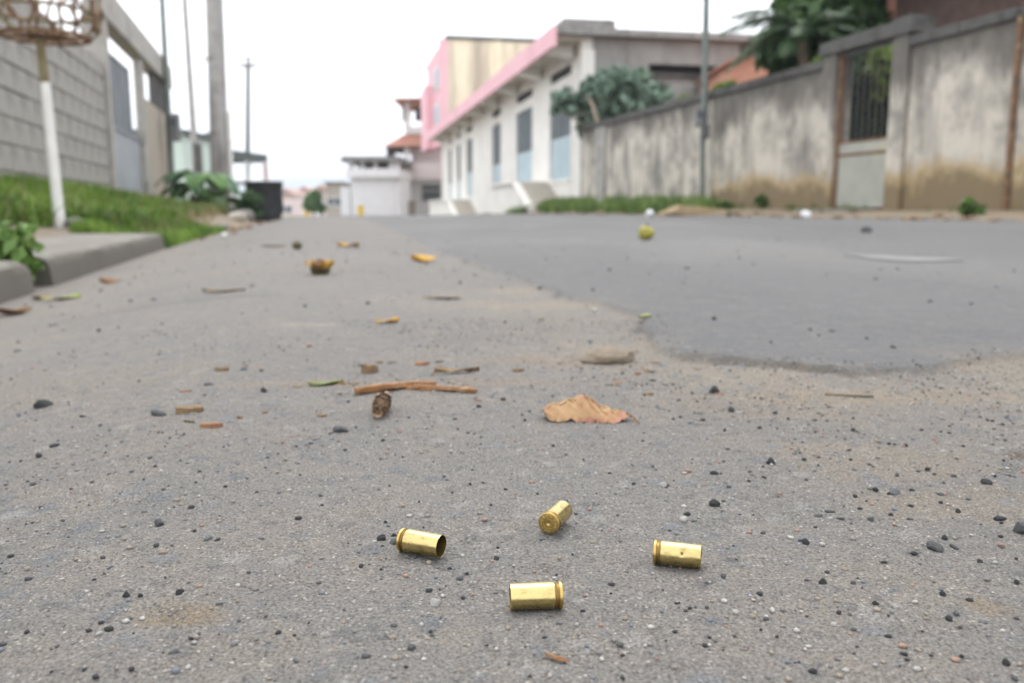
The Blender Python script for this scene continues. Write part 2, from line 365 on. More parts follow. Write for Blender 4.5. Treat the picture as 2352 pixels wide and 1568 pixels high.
# ------------------------------------------------------------------ mesh builder
BASE = {}                                      # thing -> origin in its frame
def setp(o, label=None, cat=None, group=None, kind=None, category=None):
    cat = cat or category
    if label: o['label'] = label
    if cat: o['category'] = cat
    if group: o['group'] = group
    if kind: o['kind'] = kind
    return o
def thing(name, label, cat, fr=W0, base=(0, 0, 0), group=None):
    o = bpy.data.objects.new(name, None); C.objects.link(o); o.empty_display_size = .1
    o.location = fr.wld(*base); o.rotation_euler = (0, 0, fr.ang)
    BASE[o] = (base, fr)
    return setp(o, label, cat, group)
def base_of(o):
    while o not in BASE: o = o.parent
    return BASE[o]
class MB:
    def __init__(s): s.v = []; s.f = []; s.c = None
    def add(s, vs, fs):
        n = len(s.v); s.v += [tuple(p) for p in vs]; s.f += [tuple(i + n for i in q) for q in fs]; return s
    def box(s, x0, x1, y0, y1, z0, z1):
        return s.add([(x, y, z) for z in (z0, z1) for y in (y0, y1) for x in (x0, x1)],
                     [(0, 2, 3, 1), (4, 5, 7, 6), (0, 1, 5, 4), (2, 6, 7, 3), (0, 4, 6, 2), (1, 3, 7, 5)])
    def hexa(s, p): return s.add(p, [(0, 2, 3, 1), (4, 5, 7, 6), (0, 1, 5, 4), (2, 6, 7, 3), (0, 4, 6, 2), (1, 3, 7, 5)])
    def prism(s, pts, axis, a, b):             # polygon pts (2-tuples) swept along an axis
        def P(p, k):
            return (k, p[0], p[1]) if axis == 0 else (p[0], k, p[1]) if axis == 1 else (p[0], p[1], k)
        n = len(pts); vs = [P(p, a) for p in pts] + [P(p, b) for p in pts]
        return s.add(vs, [tuple(range(n))[::-1], tuple(range(n, 2 * n))] + [(i, (i + 1) % n, n + (i + 1) % n, n + i) for i in range(n)])
    def tube(s, pts, rad, seg=8, cap=True):
        pts = [Vector(p) for p in pts]; n = len(pts); rad = rad if isinstance(rad, (list, tuple)) else [rad] * n
        rings = []
        up = Vector((0, 0, 1))
        for i, p in enumerate(pts):
            d = (pts[min(i + 1, n - 1)] - pts[max(i - 1, 0)]).normalized()
            a = d.cross(up if abs(d.z) < .95 else Vector((1, 0, 0))).normalized(); b = d.cross(a)
            rings.append([p + (a * math.cos(2 * math.pi * k / seg) + b * math.sin(2 * math.pi * k / seg)) * rad[i] for k in range(seg)])
        vs = [q for r in rings for q in r]; fs = []
        for i in range(n - 1):
            for k in range(seg):
                k2 = (k + 1) % seg; fs.append((i * seg + k, i * seg + k2, (i + 1) * seg + k2, (i + 1) * seg + k))
        if cap: fs += [tuple(range(seg))[::-1], tuple(range((n - 1) * seg, n * seg))]
        return s.add(vs, fs)
    def ring(s, c, R, r, seg=28, sub=6, ax=(1, 0, 0), ay=(0, 1, 0)):
        c = Vector(c); ax = Vector(ax); ay = Vector(ay); az = ax.cross(ay); vs = []; fs = []
        for i in range(seg):
            a = 2 * math.pi * i / seg; d = ax * math.cos(a) + ay * math.sin(a)
            for k in range(sub):
                b = 2 * math.pi * k / sub; vs.append(c + d * (R + r * math.cos(b)) + az * r * math.sin(b))
        for i in range(seg):
            for k in range(sub):
                i2 = (i + 1) % seg; k2 = (k + 1) % sub; fs.append((i * sub + k, i2 * sub + k, i2 * sub + k2, i * sub + k2))
        return s.add(vs, fs)
    def lathe_z(s, prof, c=(0, 0, 0), seg=32):
        vs = []; fs = []
        for r, z in prof:
            for k in range(seg):
                a = 2 * math.pi * k / seg; vs.append((c[0] + r * math.cos(a), c[1] + r * math.sin(a), c[2] + z))
        for i in range(len(prof) - 1):
            for k in range(seg):
                k2 = (k + 1) % seg; fs.append((i * seg + k, i * seg + k2, (i + 1) * seg + k2, (i + 1) * seg + k))
        return s.add(vs, fs)
    def build(s, name, mat, parent=None, smooth=False, bevel=0, fix=True, **props):
        off = Vector((0, 0, 0))
        if parent is not None: off = Vector(base_of(parent)[0])
        me = bpy.data.meshes.new(name); me.from_pydata([tuple(Vector(p) - off) for p in s.v], [], s.f)
        if fix or bevel:
            bm = bmesh.new(); bm.from_mesh(me); bmesh.ops.recalc_face_normals(bm, faces=bm.faces)
            if bevel:
                bmesh.ops.bevel(bm, geom=list(bm.edges), offset=bevel, segments=2, affect='EDGES', profile=.6)
            bm.to_mesh(me); bm.free()
        return link(name, me, mat, parent, smooth, **props)
def link(name, me, mat, parent=None, smooth=False, **props):
    me.materials.append(MATS[mat] if isinstance(mat, str) else mat)
    if smooth:
        me.polygons.foreach_set('use_smooth', [True] * len(me.polygons)); me.set_sharp_from_angle(angle=math.radians(40))
    o = bpy.data.objects.new(name, me); C.objects.link(o)
    if parent is not None: o.parent = parent
    return setp(o, **props)
def fastmesh(name, V, Fq, cols=None, nper=4):
    V = np.asarray(V, np.float32).reshape(-1, 3); Fq = np.asarray(Fq, np.int32).reshape(-1, nper)
    me = bpy.data.meshes.new(name); me.vertices.add(len(V)); me.vertices.foreach_set('co', V.ravel())
    me.loops.add(Fq.size); me.loops.foreach_set('vertex_index', Fq.ravel())
    me.polygons.add(len(Fq)); me.polygons.foreach_set('loop_start', np.arange(len(Fq), dtype=np.int32) * nper)
    me.update(calc_edges=True)
    if cols is not None:
        ca = me.color_attributes.new('Col', 'FLOAT_COLOR', 'POINT')
        cc = np.ones((len(V), 4), np.float32); cc[:, :3] = cols; ca.data.foreach_set('color', cc.ravel())
    me.validate(); return me
def thing_copy(root, parent=None):
    c = root.copy(); C.objects.link(c); c.parent = parent
    for ch in list(root.children): thing_copy(ch, c)
    return c
# ================================================================== GROUND
def steps(start, fine_end, s0, g, end):
    r = [start]
    while r[-1] < end:
        r.append(r[-1] + s0 + g * max(0, r[-1] - fine_end))
    return r
_xp = steps(0, .34, .003, .031, 420); XS = np.array([-k for k in _xp[:0:-1]] + _xp)
_yp = steps(.17, .74, .003, .031, 900); _yb = steps(0, 0.02, .012, .12, 40)
YS = np.array([.17 - k for k in _yb[:0:-1]] + _yp)
gx, gy = np.meshgrid(XS, YS)
fx, fy = gx.ravel(), gy.ravel()
sd = patch_sd(fx, fy)
gz = Hmac(fx, fy) + micro(fx, fy) + .007 * ss((sd + .003) / .009)
gu, gv = uvof(fx, fy)
def lerpc(c, t, col): return c * (1 - t[:, None]) + np.array(col)[None, :] * t[:, None]
col = np.tile(np.array([[.292, .276, .257]]), (len(fx), 1))
col *= (.90 + .22 * fbm(fx / .35, fy / .35, 3, 4))[:, None]
dust = ss((fbm(fx / .11, fy / .11, 61, 5) - .45) / .3)
col = lerpc(col, .35 * dust, (.37, .325, .27))
# dust swept up against the edge of the newer layer and in the channel by the kerb
near_edge = np.exp(-((sd + .07) / .12) ** 2) * (fy < 1.6)
col = lerpc(col, np.clip(near_edge * (.35 + .7 * dust), 0, .8), (.41, .35, .275))
chan = ss((-.12 - gv) / .4)
col = lerpc(col, .55 * chan * (.5 + .5 * dust), (.40, .345, .28))
def blob(px, py, rx, ry, c, amt, seed):
    global col
    cx, cy = ground_px(px, py)
    d = np.hypot((fx - cx) / rx, (fy - cy) / ry) + .9 * (fbm(fx / (rx * .7), fy / (rx * .7), seed, 4) - .5)
    col = lerpc(col, amt * ss((1.15 - d) / .6), c)
blob(405, 1418, .016, .010, (.33, .235, .125), .62, 71)
blob(2275, 1392, .009, .010, (.36, .27, .16), .5, 72)
blob(2345, 1045, .020, .012, (.16, .115, .08), .75, 73)
blob(30, 1185, .012, .006, (.45, .44, .42), .7, 74)
blob(700, 745, .05, .03, (.46, .40, .33), .6, 75)
blob(1480, 575, .30, .10, (.16, .16, .165), .5, 76)
blob(1300, 830, .10, .03, (.36, .27, .20), .55, 77)
blob(900, 880, .16, .022, (.37, .29, .215), .5, 78)
blob(1950, 910, .12, .035, (.42, .33, .23), .5, 79)
blob(2000, 1060, .07, .05, (.38, .315, .235), .5, 81)
blob(2200, 1160, .06, .035, (.38, .315, .235), .45, 82)
blob(1700, 930, .09, .05, (.37, .305, .23), .4, 83)
blob(150, 880, .25, .10, (.36, .31, .245), .45, 84)
blob(560, 620, .35, .25, (.36, .31, .25), .35, 85)
blob(600, 1500, .03, .02, (.36, .31, .25), .3, 86)
blob(1500, 1480, .05, .02, (.34, .30, .25), .3, 87)
blob(430, 692, .25, .03, (.20, .185, .165), .5, 80)
pm = ss((sd + .002) / .009)
pcol = np.tile(np.array([[.196, .196, .198]]), (len(fx), 1)) * (.70 + .58 * fbm(fx / .7, fy / 1.2, 5, 6))[:, None]
pdust = .45 * ss((.10 - sd) / .12) * dust
pcol = lerpc(pcol, pdust, (.37, .325, .27))
pcol = lerpc(pcol, .5 * ss((fbm(fx / .5, fy / 1.6, 8, 4) - .55) / .25), (.30, .288, .270))
col = lerpc(col, pm, (0, 0, 0)) + pcol * pm[:, None]
crk = np.exp(-((sd + .002) / .0075) ** 2) * ss((fbm(fx / .07, fy / .07, 19, 3) - .50) / .2) * (fy < 6)
col = lerpc(col, .6 * crk, (.095, .087, .078))
col *= .53
lk = left_edge(gu) - gv; rk = gv - RIGHT_EDGE
col = lerpc(col, ss((lk - .02) / .1), (.20, .16, .115))
col = lerpc(col, ss((fbm(fx / .3, fy / .3, 15, 4) - .5) / .2) * ss((lk - .05) / .1) * .5, (.25, .22, .18))
col = lerpc(col, ss((rk + .02) / .08), (.20, .16, .11))
nx, ny = len(XS), len(YS)
ii = (np.arange(ny - 1)[:, None] * nx + np.arange(nx - 1)[None, :]).ravel()
quads = np.stack([ii, ii + 1, ii + nx + 1, ii + nx], 1)
fl = lk[quads].mean(1); fr_ = rk[quads].mean(1); fs_ = sd[quads].mean(1)
kindf = np.where(fl > .06, 1, np.where(fr_ > 0, 2, np.where(fs_ > 0, 3, 0)))
Vall = np.stack([fx, fy, gz], 1)
for k, (nm, mt) in enumerate((('road', 'old_asphalt'), ('verge_left', 'soil'), ('verge_right', 'soil'), ('road_new_layer', 'new_asphalt'))):
    q = quads[kindf == k]; idx = np.unique(q); rm = np.zeros(len(Vall), np.int32); rm[idx] = np.arange(len(idx))
    me = fastmesh(nm, Vall[idx], rm[q], col[idx])
    me.polygons.foreach_set('use_smooth', [True] * len(me.polygons))
    link(nm, me, mt, kind='structure')

# faded road mark on the newer layer
mb = MB(); cpt = ground_px(2070, 600); n = 28; top = []
for i in range(n):
    a = 2 * math.pi * i / n; r = 1 + .18 * math.sin(3 * a + 1) + random.uniform(-.08, .08)
    x = cpt[0] + .12 * r * math.cos(a); y = cpt[1] + .13 * r * math.sin(a) - .12 * math.cos(a) * .6
    top.append((x, y, float(Hfull(x, y)) + .0025))
c0 = (cpt[0], cpt[1], float(Hfull(*cpt)) + .0025)
mb.add([c0] + top, [(0, 1 + i, 1 + (i + 1) % n) for i in range(n)])
mb.build('road_marking', 'old_paint', kind='structure')

# ================================================================== HILL AND FAR TOWN
def hill():
    xs = np.linspace(-1500, 1500, 70); ys = np.linspace(1700, 2500, 14)
    X, Y = np.meshgrid(xs, ys); cx, _ = (-560, 0), 0
    ridge = 70 * np.exp(-((X + 560) / 360) ** 2) + 46 * np.exp(-((X + 120) / 380) ** 2) + 30 * np.exp(-((X - 700) / 500) ** 2) + 40 * np.exp(-((X + 1250) / 300) ** 2)
    Z = -12 + ridge * np.sin(np.clip((Y - 1700) / 800, 0, 1) * math.pi) * (.8 + .4 * fbm(X / 160, Y / 160, 5, 4))
    i = (np.arange(13)[:, None] * 70 + np.arange(69)[None, :]).ravel()
    me = fastmesh('hill', np.stack([X.ravel(), Y.ravel(), Z.ravel()], 1), np.stack([i, i + 1, i + 71, i + 70], 1))
    me.polygons.foreach_set('use_smooth', [True] * len(me.polygons)); link('hill', me, 'haze_hill', kind='structure')
hill()
def small_house(px0, px1, ptop, Y, wall, label, roofmat='far_roof', gable=True, group='small houses at the far end of the street'):
    a = at_y(px0, ptop, Y); b = at_y(px1, ptop, Y); x0, x1 = a.x, b.x; zt = a.z; z0 = float(Hmac((x0 + x1) / 2, Y)) - .3
    t = thing('house', label, 'house', W0, ((x0 + x1) / 2, Y + 3, z0), group)
    eave = zt - (.9 if gable else .15)
    MB().box(x0, x1, Y, Y + 7, z0, eave).build('wall', wall, t)
    if gable: MB().prism([(x0 - .3, eave + .003), (x1 + .3, eave + .003), ((x0 + x1) / 2, zt)], 1, Y - .4, Y + 7.4).build('roof', roofmat, t)
    else: MB().box(x0 - .25, x1 + .25, Y - .4, Y + 7.2, eave + .003, zt).build('roof', roofmat, t)
    w_ = x1 - x0; h_ = eave - z0
    for k in (0.28, .72):
        f = MB().box(x0 + w_ * k - .45, x0 + w_ * k + .45, Y - .06, Y + .02, z0 + h_ * .58, z0 + h_ * .58 + 1.1).build('window', 'white_plain', t)
        MB().box(x0 + w_ * k - .36, x0 + w_ * k + .36, Y - .075, Y - .062, z0 + h_ * .58 + .1, z0 + h_ * .58 + 1.0).build('pane', 'shutter_dark', f)
small_house(636, 672, 432, 112, 'rose_wall', 'small rose house with tiled roof beside the dark roadside tub')
small_house(678, 716, 428, 124, 'white_plain', 'small white house with tiled gable roof far down the street')
small_house(722, 752, 424, 132, 'rose_wall', 'small rose house behind the round roadside tree')
small_house(748, 786, 418, 104, 'pale_concrete', 'small cream house next to the white garage building', 'dark_concrete', False)

# ================================================================== LEAF TOOLS
def leaf_cloud(name, blobs, n, size, mat='leafage', c1=(.05, .10, .035), c2=(.10, .17, .05), parent=None, long=1.6, seed=1, **props):
    r = np.random.default_rng(seed); off = np.array(base_of(parent)[0]) if parent else np.zeros(3)
    B = np.array(blobs, float); wgt = B[:, 3] ** 2; idx = r.choice(len(B), n, p=wgt / wgt.sum())
    d = r.normal(size=(n, 3)); d /= np.linalg.norm(d, axis=1)[:, None]
    rad = B[idx, 3] * (.25 + 1.0 * r.random(n) ** .75)
    P = B[idx, :3] + d * rad[:, None] * np.array([1, 1, .85])
    s_var = .35 + 1.3 * r.random(n) ** 1.5
    ax = d * .6 + r.normal(size=(n, 3)) * .7; ax[:, 2] -= .25; ax /= np.linalg.norm(ax, axis=1)[:, None]
    sd_ = np.cross(ax, r.normal(size=(n, 3))); sd_ /= np.linalg.norm(sd_, axis=1)[:, None]
    nr = np.cross(ax, sd_)
    s = size * (.45 + s_var)[:, None]
    v = np.stack([P - ax * s * .5 * long, P + sd_ * s * .5 + nr * s * .08, P + ax * s * .5 * long - nr * s * .12, P - sd_ * s * .5 + nr * s * .08], 1) - off
    q = np.arange(n * 4).reshape(n, 4)
    tcol = (r.random(n) ** 1.3 * .8 + .2 * r.random(len(B))[idx])[:, None]
    c = np.array(c1) * (1 - tcol) + np.array(c2) * tcol
    me = fastmesh(name, v, q, np.repeat(c, 4, 0))
    return link(name, me, mat, parent, **props)
def blades(P, h, wd, c1, c2, seed=2, lean=.45):
    r = np.random.default_rng(seed); n = len(P); H = h * (.5 + r.random(n)); a = r.random(n) * 2 * math.pi
    dr = np.stack([np.cos(a), np.sin(a), np.zeros(n)], 1); sdv = np.stack([-np.sin(a), np.cos(a), np.zeros(n)], 1)
    ln = (lean * r.random(n) * H)[:, None]; W_ = (wd * (.6 + .8 * r.random(n)))[:, None]; up = np.array([0, 0, 1.])
    m = P + up * (H * .55)[:, None] + dr * ln * .35; tp = P + up * (H * (1 - .25 * r.random(n)))[:, None] + dr * ln
    V = np.stack([P - sdv * W_ * .5, P + sdv * W_ * .5, m + sdv * W_ * .45, m - sdv * W_ * .45, tp + sdv * W_ * .08, tp - sdv * W_ * .08], 1)
    i = np.arange(n)[:, None] * 6
    Q = np.concatenate([i + np.array([[0, 1, 2, 3]]), i + np.array([[3, 2, 4, 5]])], 0)
    t = np.clip(.55 * r.random(n) + 1.5 * (fbm(P[:, 0] / .28, P[:, 1] / .28, 33, 3) - .38), 0, 1)[:, None]; c = np.array(c1) * (1 - t) + np.array(c2) * t
    H[:] = H
    return V.reshape(-1, 3), Q, np.repeat(c, 6, 0)
def grass(name, label, pts, h, wd, c1, c2, seed, lean=.5):
    P = np.column_stack([pts, Hmac(pts[:, 0], pts[:, 1]) - .004])
    V, Q, c = blades(P, h, wd, c1, c2, seed, lean)
    me = fastmesh(name, V, Q, c); link(name, me, 'leafage', label=label, category='grass', kind='stuff')
def uvpts(u, v):
    return np.stack([-math.sin(A) * u + math.cos(A) * v, math.cos(A) * u + math.sin(A) * v], 1)
r_ = np.random.default_rng(12)
n = 46000; u = 1.3 + 13.5 * r_.random(n) ** 1.1; v = -2.02 + 1.12 * r_.random(n)
keep = (fbm(u / .35, v / .25, 91, 3) > .40) & ~((u < KERB_END + .45) & (v > -1.27)) & (v < left_edge(u) - .02) & ~((u > 9) & (v > -1.15) & (fbm(u / .5, v / .5, 17, 2) > .42))
u, v = u[keep], v[keep]
grass('verge_grass', 'lush green grass along the foot of the concrete block wall', uvpts(u, v), .115, .016, (.05, .105, .02), (.235, .36, .062), 3, .9)
n = 2600; u = 1.3 + 11 * r_.random(n); v = -2.0 + 1.3 * r_.random(n)
keep = ~((u < KERB_END + .3) & (v > -1.27)) & (v < left_edge(u) - .02); u, v = u[keep], v[keep]
grass('dry_stalks', 'thin straw coloured dry stalks standing in the green verge', uvpts(u, v), .14, .006, (.20, .16, .07), (.34, .29, .15), 8, .8)
n = 9000; u = KERB_END - .05 + 3.2 * r_.random(n) ** 1.3; v = -.62 - .5 * r_.random(n); v += .12 * (u - KERB_END) / 3 * r_.random(n)
keep = v < left_edge(u) + .03 - .05 * r_.random(n); u, v = u[keep], v[keep]
grass('spilling_grass', 'low green grass spilling past the end of the kerb', uvpts(u, v), .065, .009, (.06, .13, .02), (.22, .34, .06), 4)
u0, _z = ST.hit_x(1200, 480, 6.5); u1, _z = ST.hit_x(1560, 480, 6.5)
n = 7000; u = u1 - 1 + (u0 - u1 + 2) * r_.random(n); v = 6.25 + .85 * r_.random(n)
keep = fbm(u / .9, v / .4, 7, 3) > .4; u, v = u[keep], v[keep]
grass('wall_grass', 'rough green grass between the road and the white shop building', uvpts(u, v), .20, .022, (.07, .13, .03), (.24, .34, .09), 5, .9)
u2, _z = ST.hit_x(2352, 480, 6.6)
n = 500; u = u2 - 1 + (u1 - u2 + 1) * r_.random(n); v = 6.7 + .48 * r_.random(n)
keep = fbm(u / .7, v / .4, 9, 3) > .52; u, v = u[keep], v[keep]
grass('sparse_weeds', 'sparse green weeds at the foot of the stained wall', uvpts(u, v), .09, .014, (.07, .12, .03), (.18, .24, .07), 6)

# ================================================================== LEFT SIDE
VL = -2.07
u_g0, _ = ST.hit_x(238, 84, VL); u_g1, _ = ST.hit_x(322, 200, VL); u_e, _ = ST.hit_x(386, 200, VL)
u_w0 = 4.6
# -- concrete block wall, every block a part
bw = thing('block_wall', 'grey concrete block wall behind the raised litter basket', 'wall', ST, (VL, (u_w0 + u_g0) / 2, 0))
ww = u_g0 - .22 - u_w0; ZB = .0; CH = .215
MB().box(VL - .15, VL - .012, u_w0, u_w0 + ww, -.1, ZB + CH * 9.0).build('mortar_core', 'mortar', bw)
bmesh_block = None
def block_mesh(lx, ly, lz, bev, nm):
    me = bpy.data.meshes.new(nm); bm = bmesh.new(); bmesh.ops.create_cube(bm, size=1)
    bmesh.ops.scale(bm, vec=(lx, ly, lz), verts=bm.verts); bmesh.ops.bevel(bm, geom=list(bm.edges), offset=bev, segments=1, affect='EDGES')
    bm.to_mesh(me); bm.free(); me.materials.append(MATS['concrete_block']); return me
blk = [block_mesh(.165, .395, .198, .006, 'block_full'), block_mesh(.165, .185, .198, .006, 'block_half')]
def place_part(me, name, parent, loc, rz=0):
    o = bpy.data.objects.new(name, me); C.objects.link(o); o.parent = parent; b = base_of(parent)[0]
    o.location = Vector(loc) - Vector(b); o.rotation_euler = (random.uniform(-.006, .006), random.uniform(-.006, .006), rz + random.uniform(-.006, .006)); return o
for rI in range(9):
    y = u_w0; first = rI % 2
    while y < u_w0 + ww - .1:
        half = first or (y + .395 > u_w0 + ww)
        ln = .185 if half else .395
        if y + ln > u_w0 + ww + .03: break
        place_part(blk[1 if half else 0], 'block', bw, (VL - .082 + random.uniform(-.004, .004), y + ln / 2, ZB + CH * rI + .108))
        y += ln + .014; first = 0
# -- gate portal: two pillars and a concrete beam
gp = thing('gate_portal', 'grey concrete portal frame with heavy top beam round the metal gate', 'gateway', ST, (VL, u_g0 - .1, 0))
zb0, zb1 = 2.46, 2.86
MB().box(VL - .2, VL + .05, u_g0 - .21, u_g0 - .005, -.1, zb0 - .002).build('pillar', 'concrete', gp)
MB().box(VL - .09, VL + .02, u_g1 + .01, u_g1 + .30, -.1, zb0 - .002).build('pillar', 'concrete', gp)
MB().box(VL - .16, VL + .07, u_g0 - .35, u_e + .1, zb0, zb1).build('beam', 'concrete', gp, bevel=.015)
u_s, _ = ST.hit_x(351, 200, VL)
_, z_lo = ST.hit_x(335, 226, VL)
MB().box(VL - .07, VL - .01, u_g1 + .303, u_e, -.1, z_lo).build('infill_wall', 'pale_concrete', gp)
MB().box(VL - .07, VL - .012, u_s, u_e, z_lo + .002, zb0 - .003).build('upper_infill', 'dark_concrete', gp)
# -- sheet metal gate in the portal
mg = thing('metal_gate', 'grey sheet metal gate standing between concrete pillars', 'gate', ST, (VL, u_g0, 0.05))
u_gm, _ = ST.hit_x(303, 150, VL); zg = 2.17
_, zmid = ST.hit_x(255, 285, VL)
MB().box(VL - .09, VL - .06, u_g0, u_g1, .06, zmid - .03).build('lower_panel', 'gate_metal_pale', mg)
MB().box(VL - .09, VL - .06, u_g0, u_gm, zmid + .03, zg - .04).build('upper_panel', 'gate_metal', mg)
MB().box(VL - .10, VL - .045, u_g0, u_g1, zmid - .028, zmid + .028).build('rail', 'gate_metal', mg)
MB().box(VL - .10, VL - .045, u_g0, u_gm, zg - .038, zg).build('rail', 'gate_metal', mg)
MB().box(VL - .10, VL - .045, u_gm - .04, u_gm - .002, zmid + .03, zg - .041).build('stile', 'gate_metal', mg)
for k in range(1, 9):
    uu = u_g0 + (u_gm - u_g0) * k / 9
    MB().box(VL - .0595, VL - .05, uu - .012, uu + .012, zmid + .032, zg - .042).build('rib', 'gate_metal', mg)

# -- raised litter basket on a post
pb = ST.wld(-1.16, 5.1); bx_, by_ = ground_px(140, 540)
P0 = at_y(140, 536, 5.0); px_, py_ = P0.x, P0.y; pz_ = float(Hmac(px_, py_)) - .05
P1 = at_y(103, 190, 4.98); P2 = at_y(92, 88, 4.97)
lb = thing('litter_basket', 'rusty wire litter basket on a white painted post beside the kerb', 'litter basket', W0, (px_, py_, pz_))
MB().tube([(px_, py_, pz_), tuple(P1)], [.032, .027], 14).build('post_sleeve', 'white_pipe', lb, True)
MB().tube([tuple(P1 - Vector((0, 0, .02))), tuple(P2)], [.023, .022], 12).build('post', 'rusty_paint', lb, True)
c = P2 + Vector((.02, .02, .01)); R0, R1 = .225, .315
base = MB().ring(c, R0, .011, 28); base.ring(c + Vector((0, 0, .002)), R0 * .45, .008, 20); base.build('base_ring', 'rust', lb, True)
for k in range(6):
    a = math.pi * k / 6; d = Vector((math.cos(a), math.sin(a), 0)) * R0
    MB().tube([c - d, c + d], .007, 5).build('base_bar', 'rust', lb, True)
for k, (zz, rr) in enumerate(((.13, .262), (.30, R1))):
    MB().ring(c + Vector((0, 0, zz)), rr, .010, 30).build('hoop', 'rusty_paint' if k == 0 else 'rust', lb, True)
for k in range(14):
    a = 2 * math.pi * k / 14 + random.uniform(-.08, .08); d = Vector((math.cos(a), math.sin(a), 0)); tn = Vector((-d.y, d.x, 0))
    w_ = random.uniform(-.05, .05)
    pts = [c + d * R0, c + d * (R0 + .055) + tn * w_ + Vector((0, 0, .05)), c + d * .264 + tn * w_ * .5 + Vector((0, 0, .13)), c + d * .285 - tn * w_ + Vector((0, 0, .22)), c + d * R1 + Vector((0, 0, .30))]
    MB().tube(pts, .0085, 6).build('rib', random.choice(['rust', 'rust', 'rusty_paint']), lb, True)
for k in range(7):
    a = 2 * math.pi * k / 7 + .3; d = Vector((math.cos(a), math.sin(a), 0)); tn = Vector((-d.y, d.x, 0))
    MB().ring(c + d * .272 + Vector((0, 0, .10)), .065, .008, 18, 5, tn, (d * .3 + Vector((0, 0, .95))).normalized()).build('scroll', 'rust', lb, True)

# -- kerb stones
def kerb(u0, u1, label, rnd):
    n = 10; pts = []
    t = thing('kerb_stone', label, 'kerb', ST, (-.85, (u0 + u1) / 2, -.08))
    v0, v1, z0, z1 = -1.25, -.645, -.16, .012
    bm = bmesh.new(); nu = max(4, int((u1 - u0) / .035)); prof = [(v1 + .02, z0), (v1 + .008, z0 + .07), (v1, z1 - .03), (v1 - .008, z1 - .012), (v1 - .028, z1 - .002), (v1 - .06, z1), (v0 + .03, z1 + .004), (v0, z1 - .006), (v0, z0)]
    vs = []
    for i in range(nu + 1):
        uu = u0 + (u1 - u0) * i / nu; e = 0
        dd = min((u1 - uu), (uu - u0) if rnd else 9)
        e = .05 * max(0, 1 - dd / .09) ** 2
        dz = -.02 * max(0, 1 - dd / .1) ** 2
        for q, (vv, zz) in enumerate(prof):
            j = .005 * (float(fbm(np.array(uu * 1.6), np.array(q * .4), 5, 2)) - .5) + .005 * (float(vn(np.array(uu * 13.), np.array(q * 1.3), 9)) - .5) * (q in (2, 3, 4))
            vs.append((vv + j - (e if vv > -.8 else 0), uu, zz + (dz + j if zz > -.1 else 0)))
    m = len(prof); fs = [(i * m + k, i * m + (k + 1) % m, (i + 1) * m + (k + 1) % m, (i + 1) * m + k) for i in range(nu) for k in range(m)]
    fs += [tuple(range(m)), tuple(range(nu * m, nu * m + m))[::-1]]
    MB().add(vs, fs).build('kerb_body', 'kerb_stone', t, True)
kxa, kya = ground_px(92, 662); ukA = float(uvof(kxa, kya)[0])
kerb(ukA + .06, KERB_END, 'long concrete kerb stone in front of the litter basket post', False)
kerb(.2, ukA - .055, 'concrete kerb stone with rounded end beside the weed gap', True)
# weed growing in the gap between the kerb stones
wl = ST.wld(-.70, ukA, -.07)
wt = thing('weed', 'leafy green weed growing in the gap between the kerb stones', 'weed', W0, tuple(wl))
MB().tube([(wl.x, wl.y, -.09), (wl.x + .01, wl.y + .01, .02), (wl.x - .01, wl.y + .02, .07)], [.004, .003, .002], 6).build('stem', 'green_leaf', wt, True)
leaf_cloud('leaves', [(wl.x, wl.y, .03, .05), (wl.x - .03, wl.y + .03, .06, .05), (wl.x + .02, wl.y - .02, -.01, .03), (wl.x - .06, wl.y, .05, .04)], 170, .022, c1=(.07, .14, .025), c2=(.15, .25, .05), parent=wt, seed=9)
# stone at the post foot
def rough_stone(name, r, sq=(1, 1, .7), seed=1, sub=2, jag=.25, freq=2.):
    bm = bmesh.new(); bmesh.ops.create_icosphere(bm, subdivisions=sub, radius=1)
    rr = np.random.default_rng(seed); pl = rr.normal(size=(9, 3)); pl /= np.linalg.norm(pl, axis=1)[:, None]; pd = .62 + .3 * rr.random(9)
    for v in bm.verts:
        c = np.array(v.co)
        for p, d in zip(pl, pd):
            k = c @ p
            if k > d: c = c - p * (k - d) * .9
        c = c * (1 + jag * .3 * (rr.random() - .5)); v.co = Vector(c * np.array(sq) * r)
    me = bpy.data.meshes.new(name); bm.to_mesh(me); bm.free(); return me
def put(name, me, mat, x, y, z, rz, label, cat, group=None, parent=None):
    me = me if len(me.materials) else (me.materials.append(MATS[mat]) or me)
    o = bpy.data.objects.new(name, me); C.objects.link(o); o.location = (x, y, z); o.rotation_euler = (0, 0, rz); return setp(o, label, cat, group)
q = at_y(172, 527, 5.0); put('stone', rough_stone('stone', .055, seed=4), 'stone_grey', q.x, q.y, float(Hmac(q.x, q.y)) + .045, .4, 'pale grey stone lying at the foot of the litter basket post', 'stone')

# -- poles and wires on the left
def pole(name, label, cat, b, tpx, Y, r0, r1, mat, ztop_ext=0, seg=14):
    p0 = at_y(*b, Y); p0.z = float(Hmac(p0.x, p0.y)) - .1
    p1 = at_y(*tpx, Y); p1 = p0 + (p1 - p0) * (1 + ztop_ext)
    t = thing(name, label, cat, W0, tuple(p0))
    MB().tube([tuple(p0), tuple(p0.lerp(p1, .5)), tuple(p1)], [r0, (r0 + r1) / 2, r1], seg).build('shaft', mat, t, True)
    return t, p0, p1
t1, a0, a1 = pole('service_pole', 'thin dark metal service pole with meter box at the portal end', 'pole', (398, 480), (372, 0), 16.2, .065, .04, 'pole_metal', .35)
m0 = at_y(404, 294, 16.1)
f = MB().box(m0.x - .08, m0.x + .08, 15.98, 16.12, m0.z - .24, m0.z + .24).build('meter_box', 'meter_box', t1, bevel=.01)
MB().box(m0.x - .05, m0.x + .05, 15.965, 15.979, m0.z + .02, m0.z + .16).build('meter_window', 'shutter_dark', f)
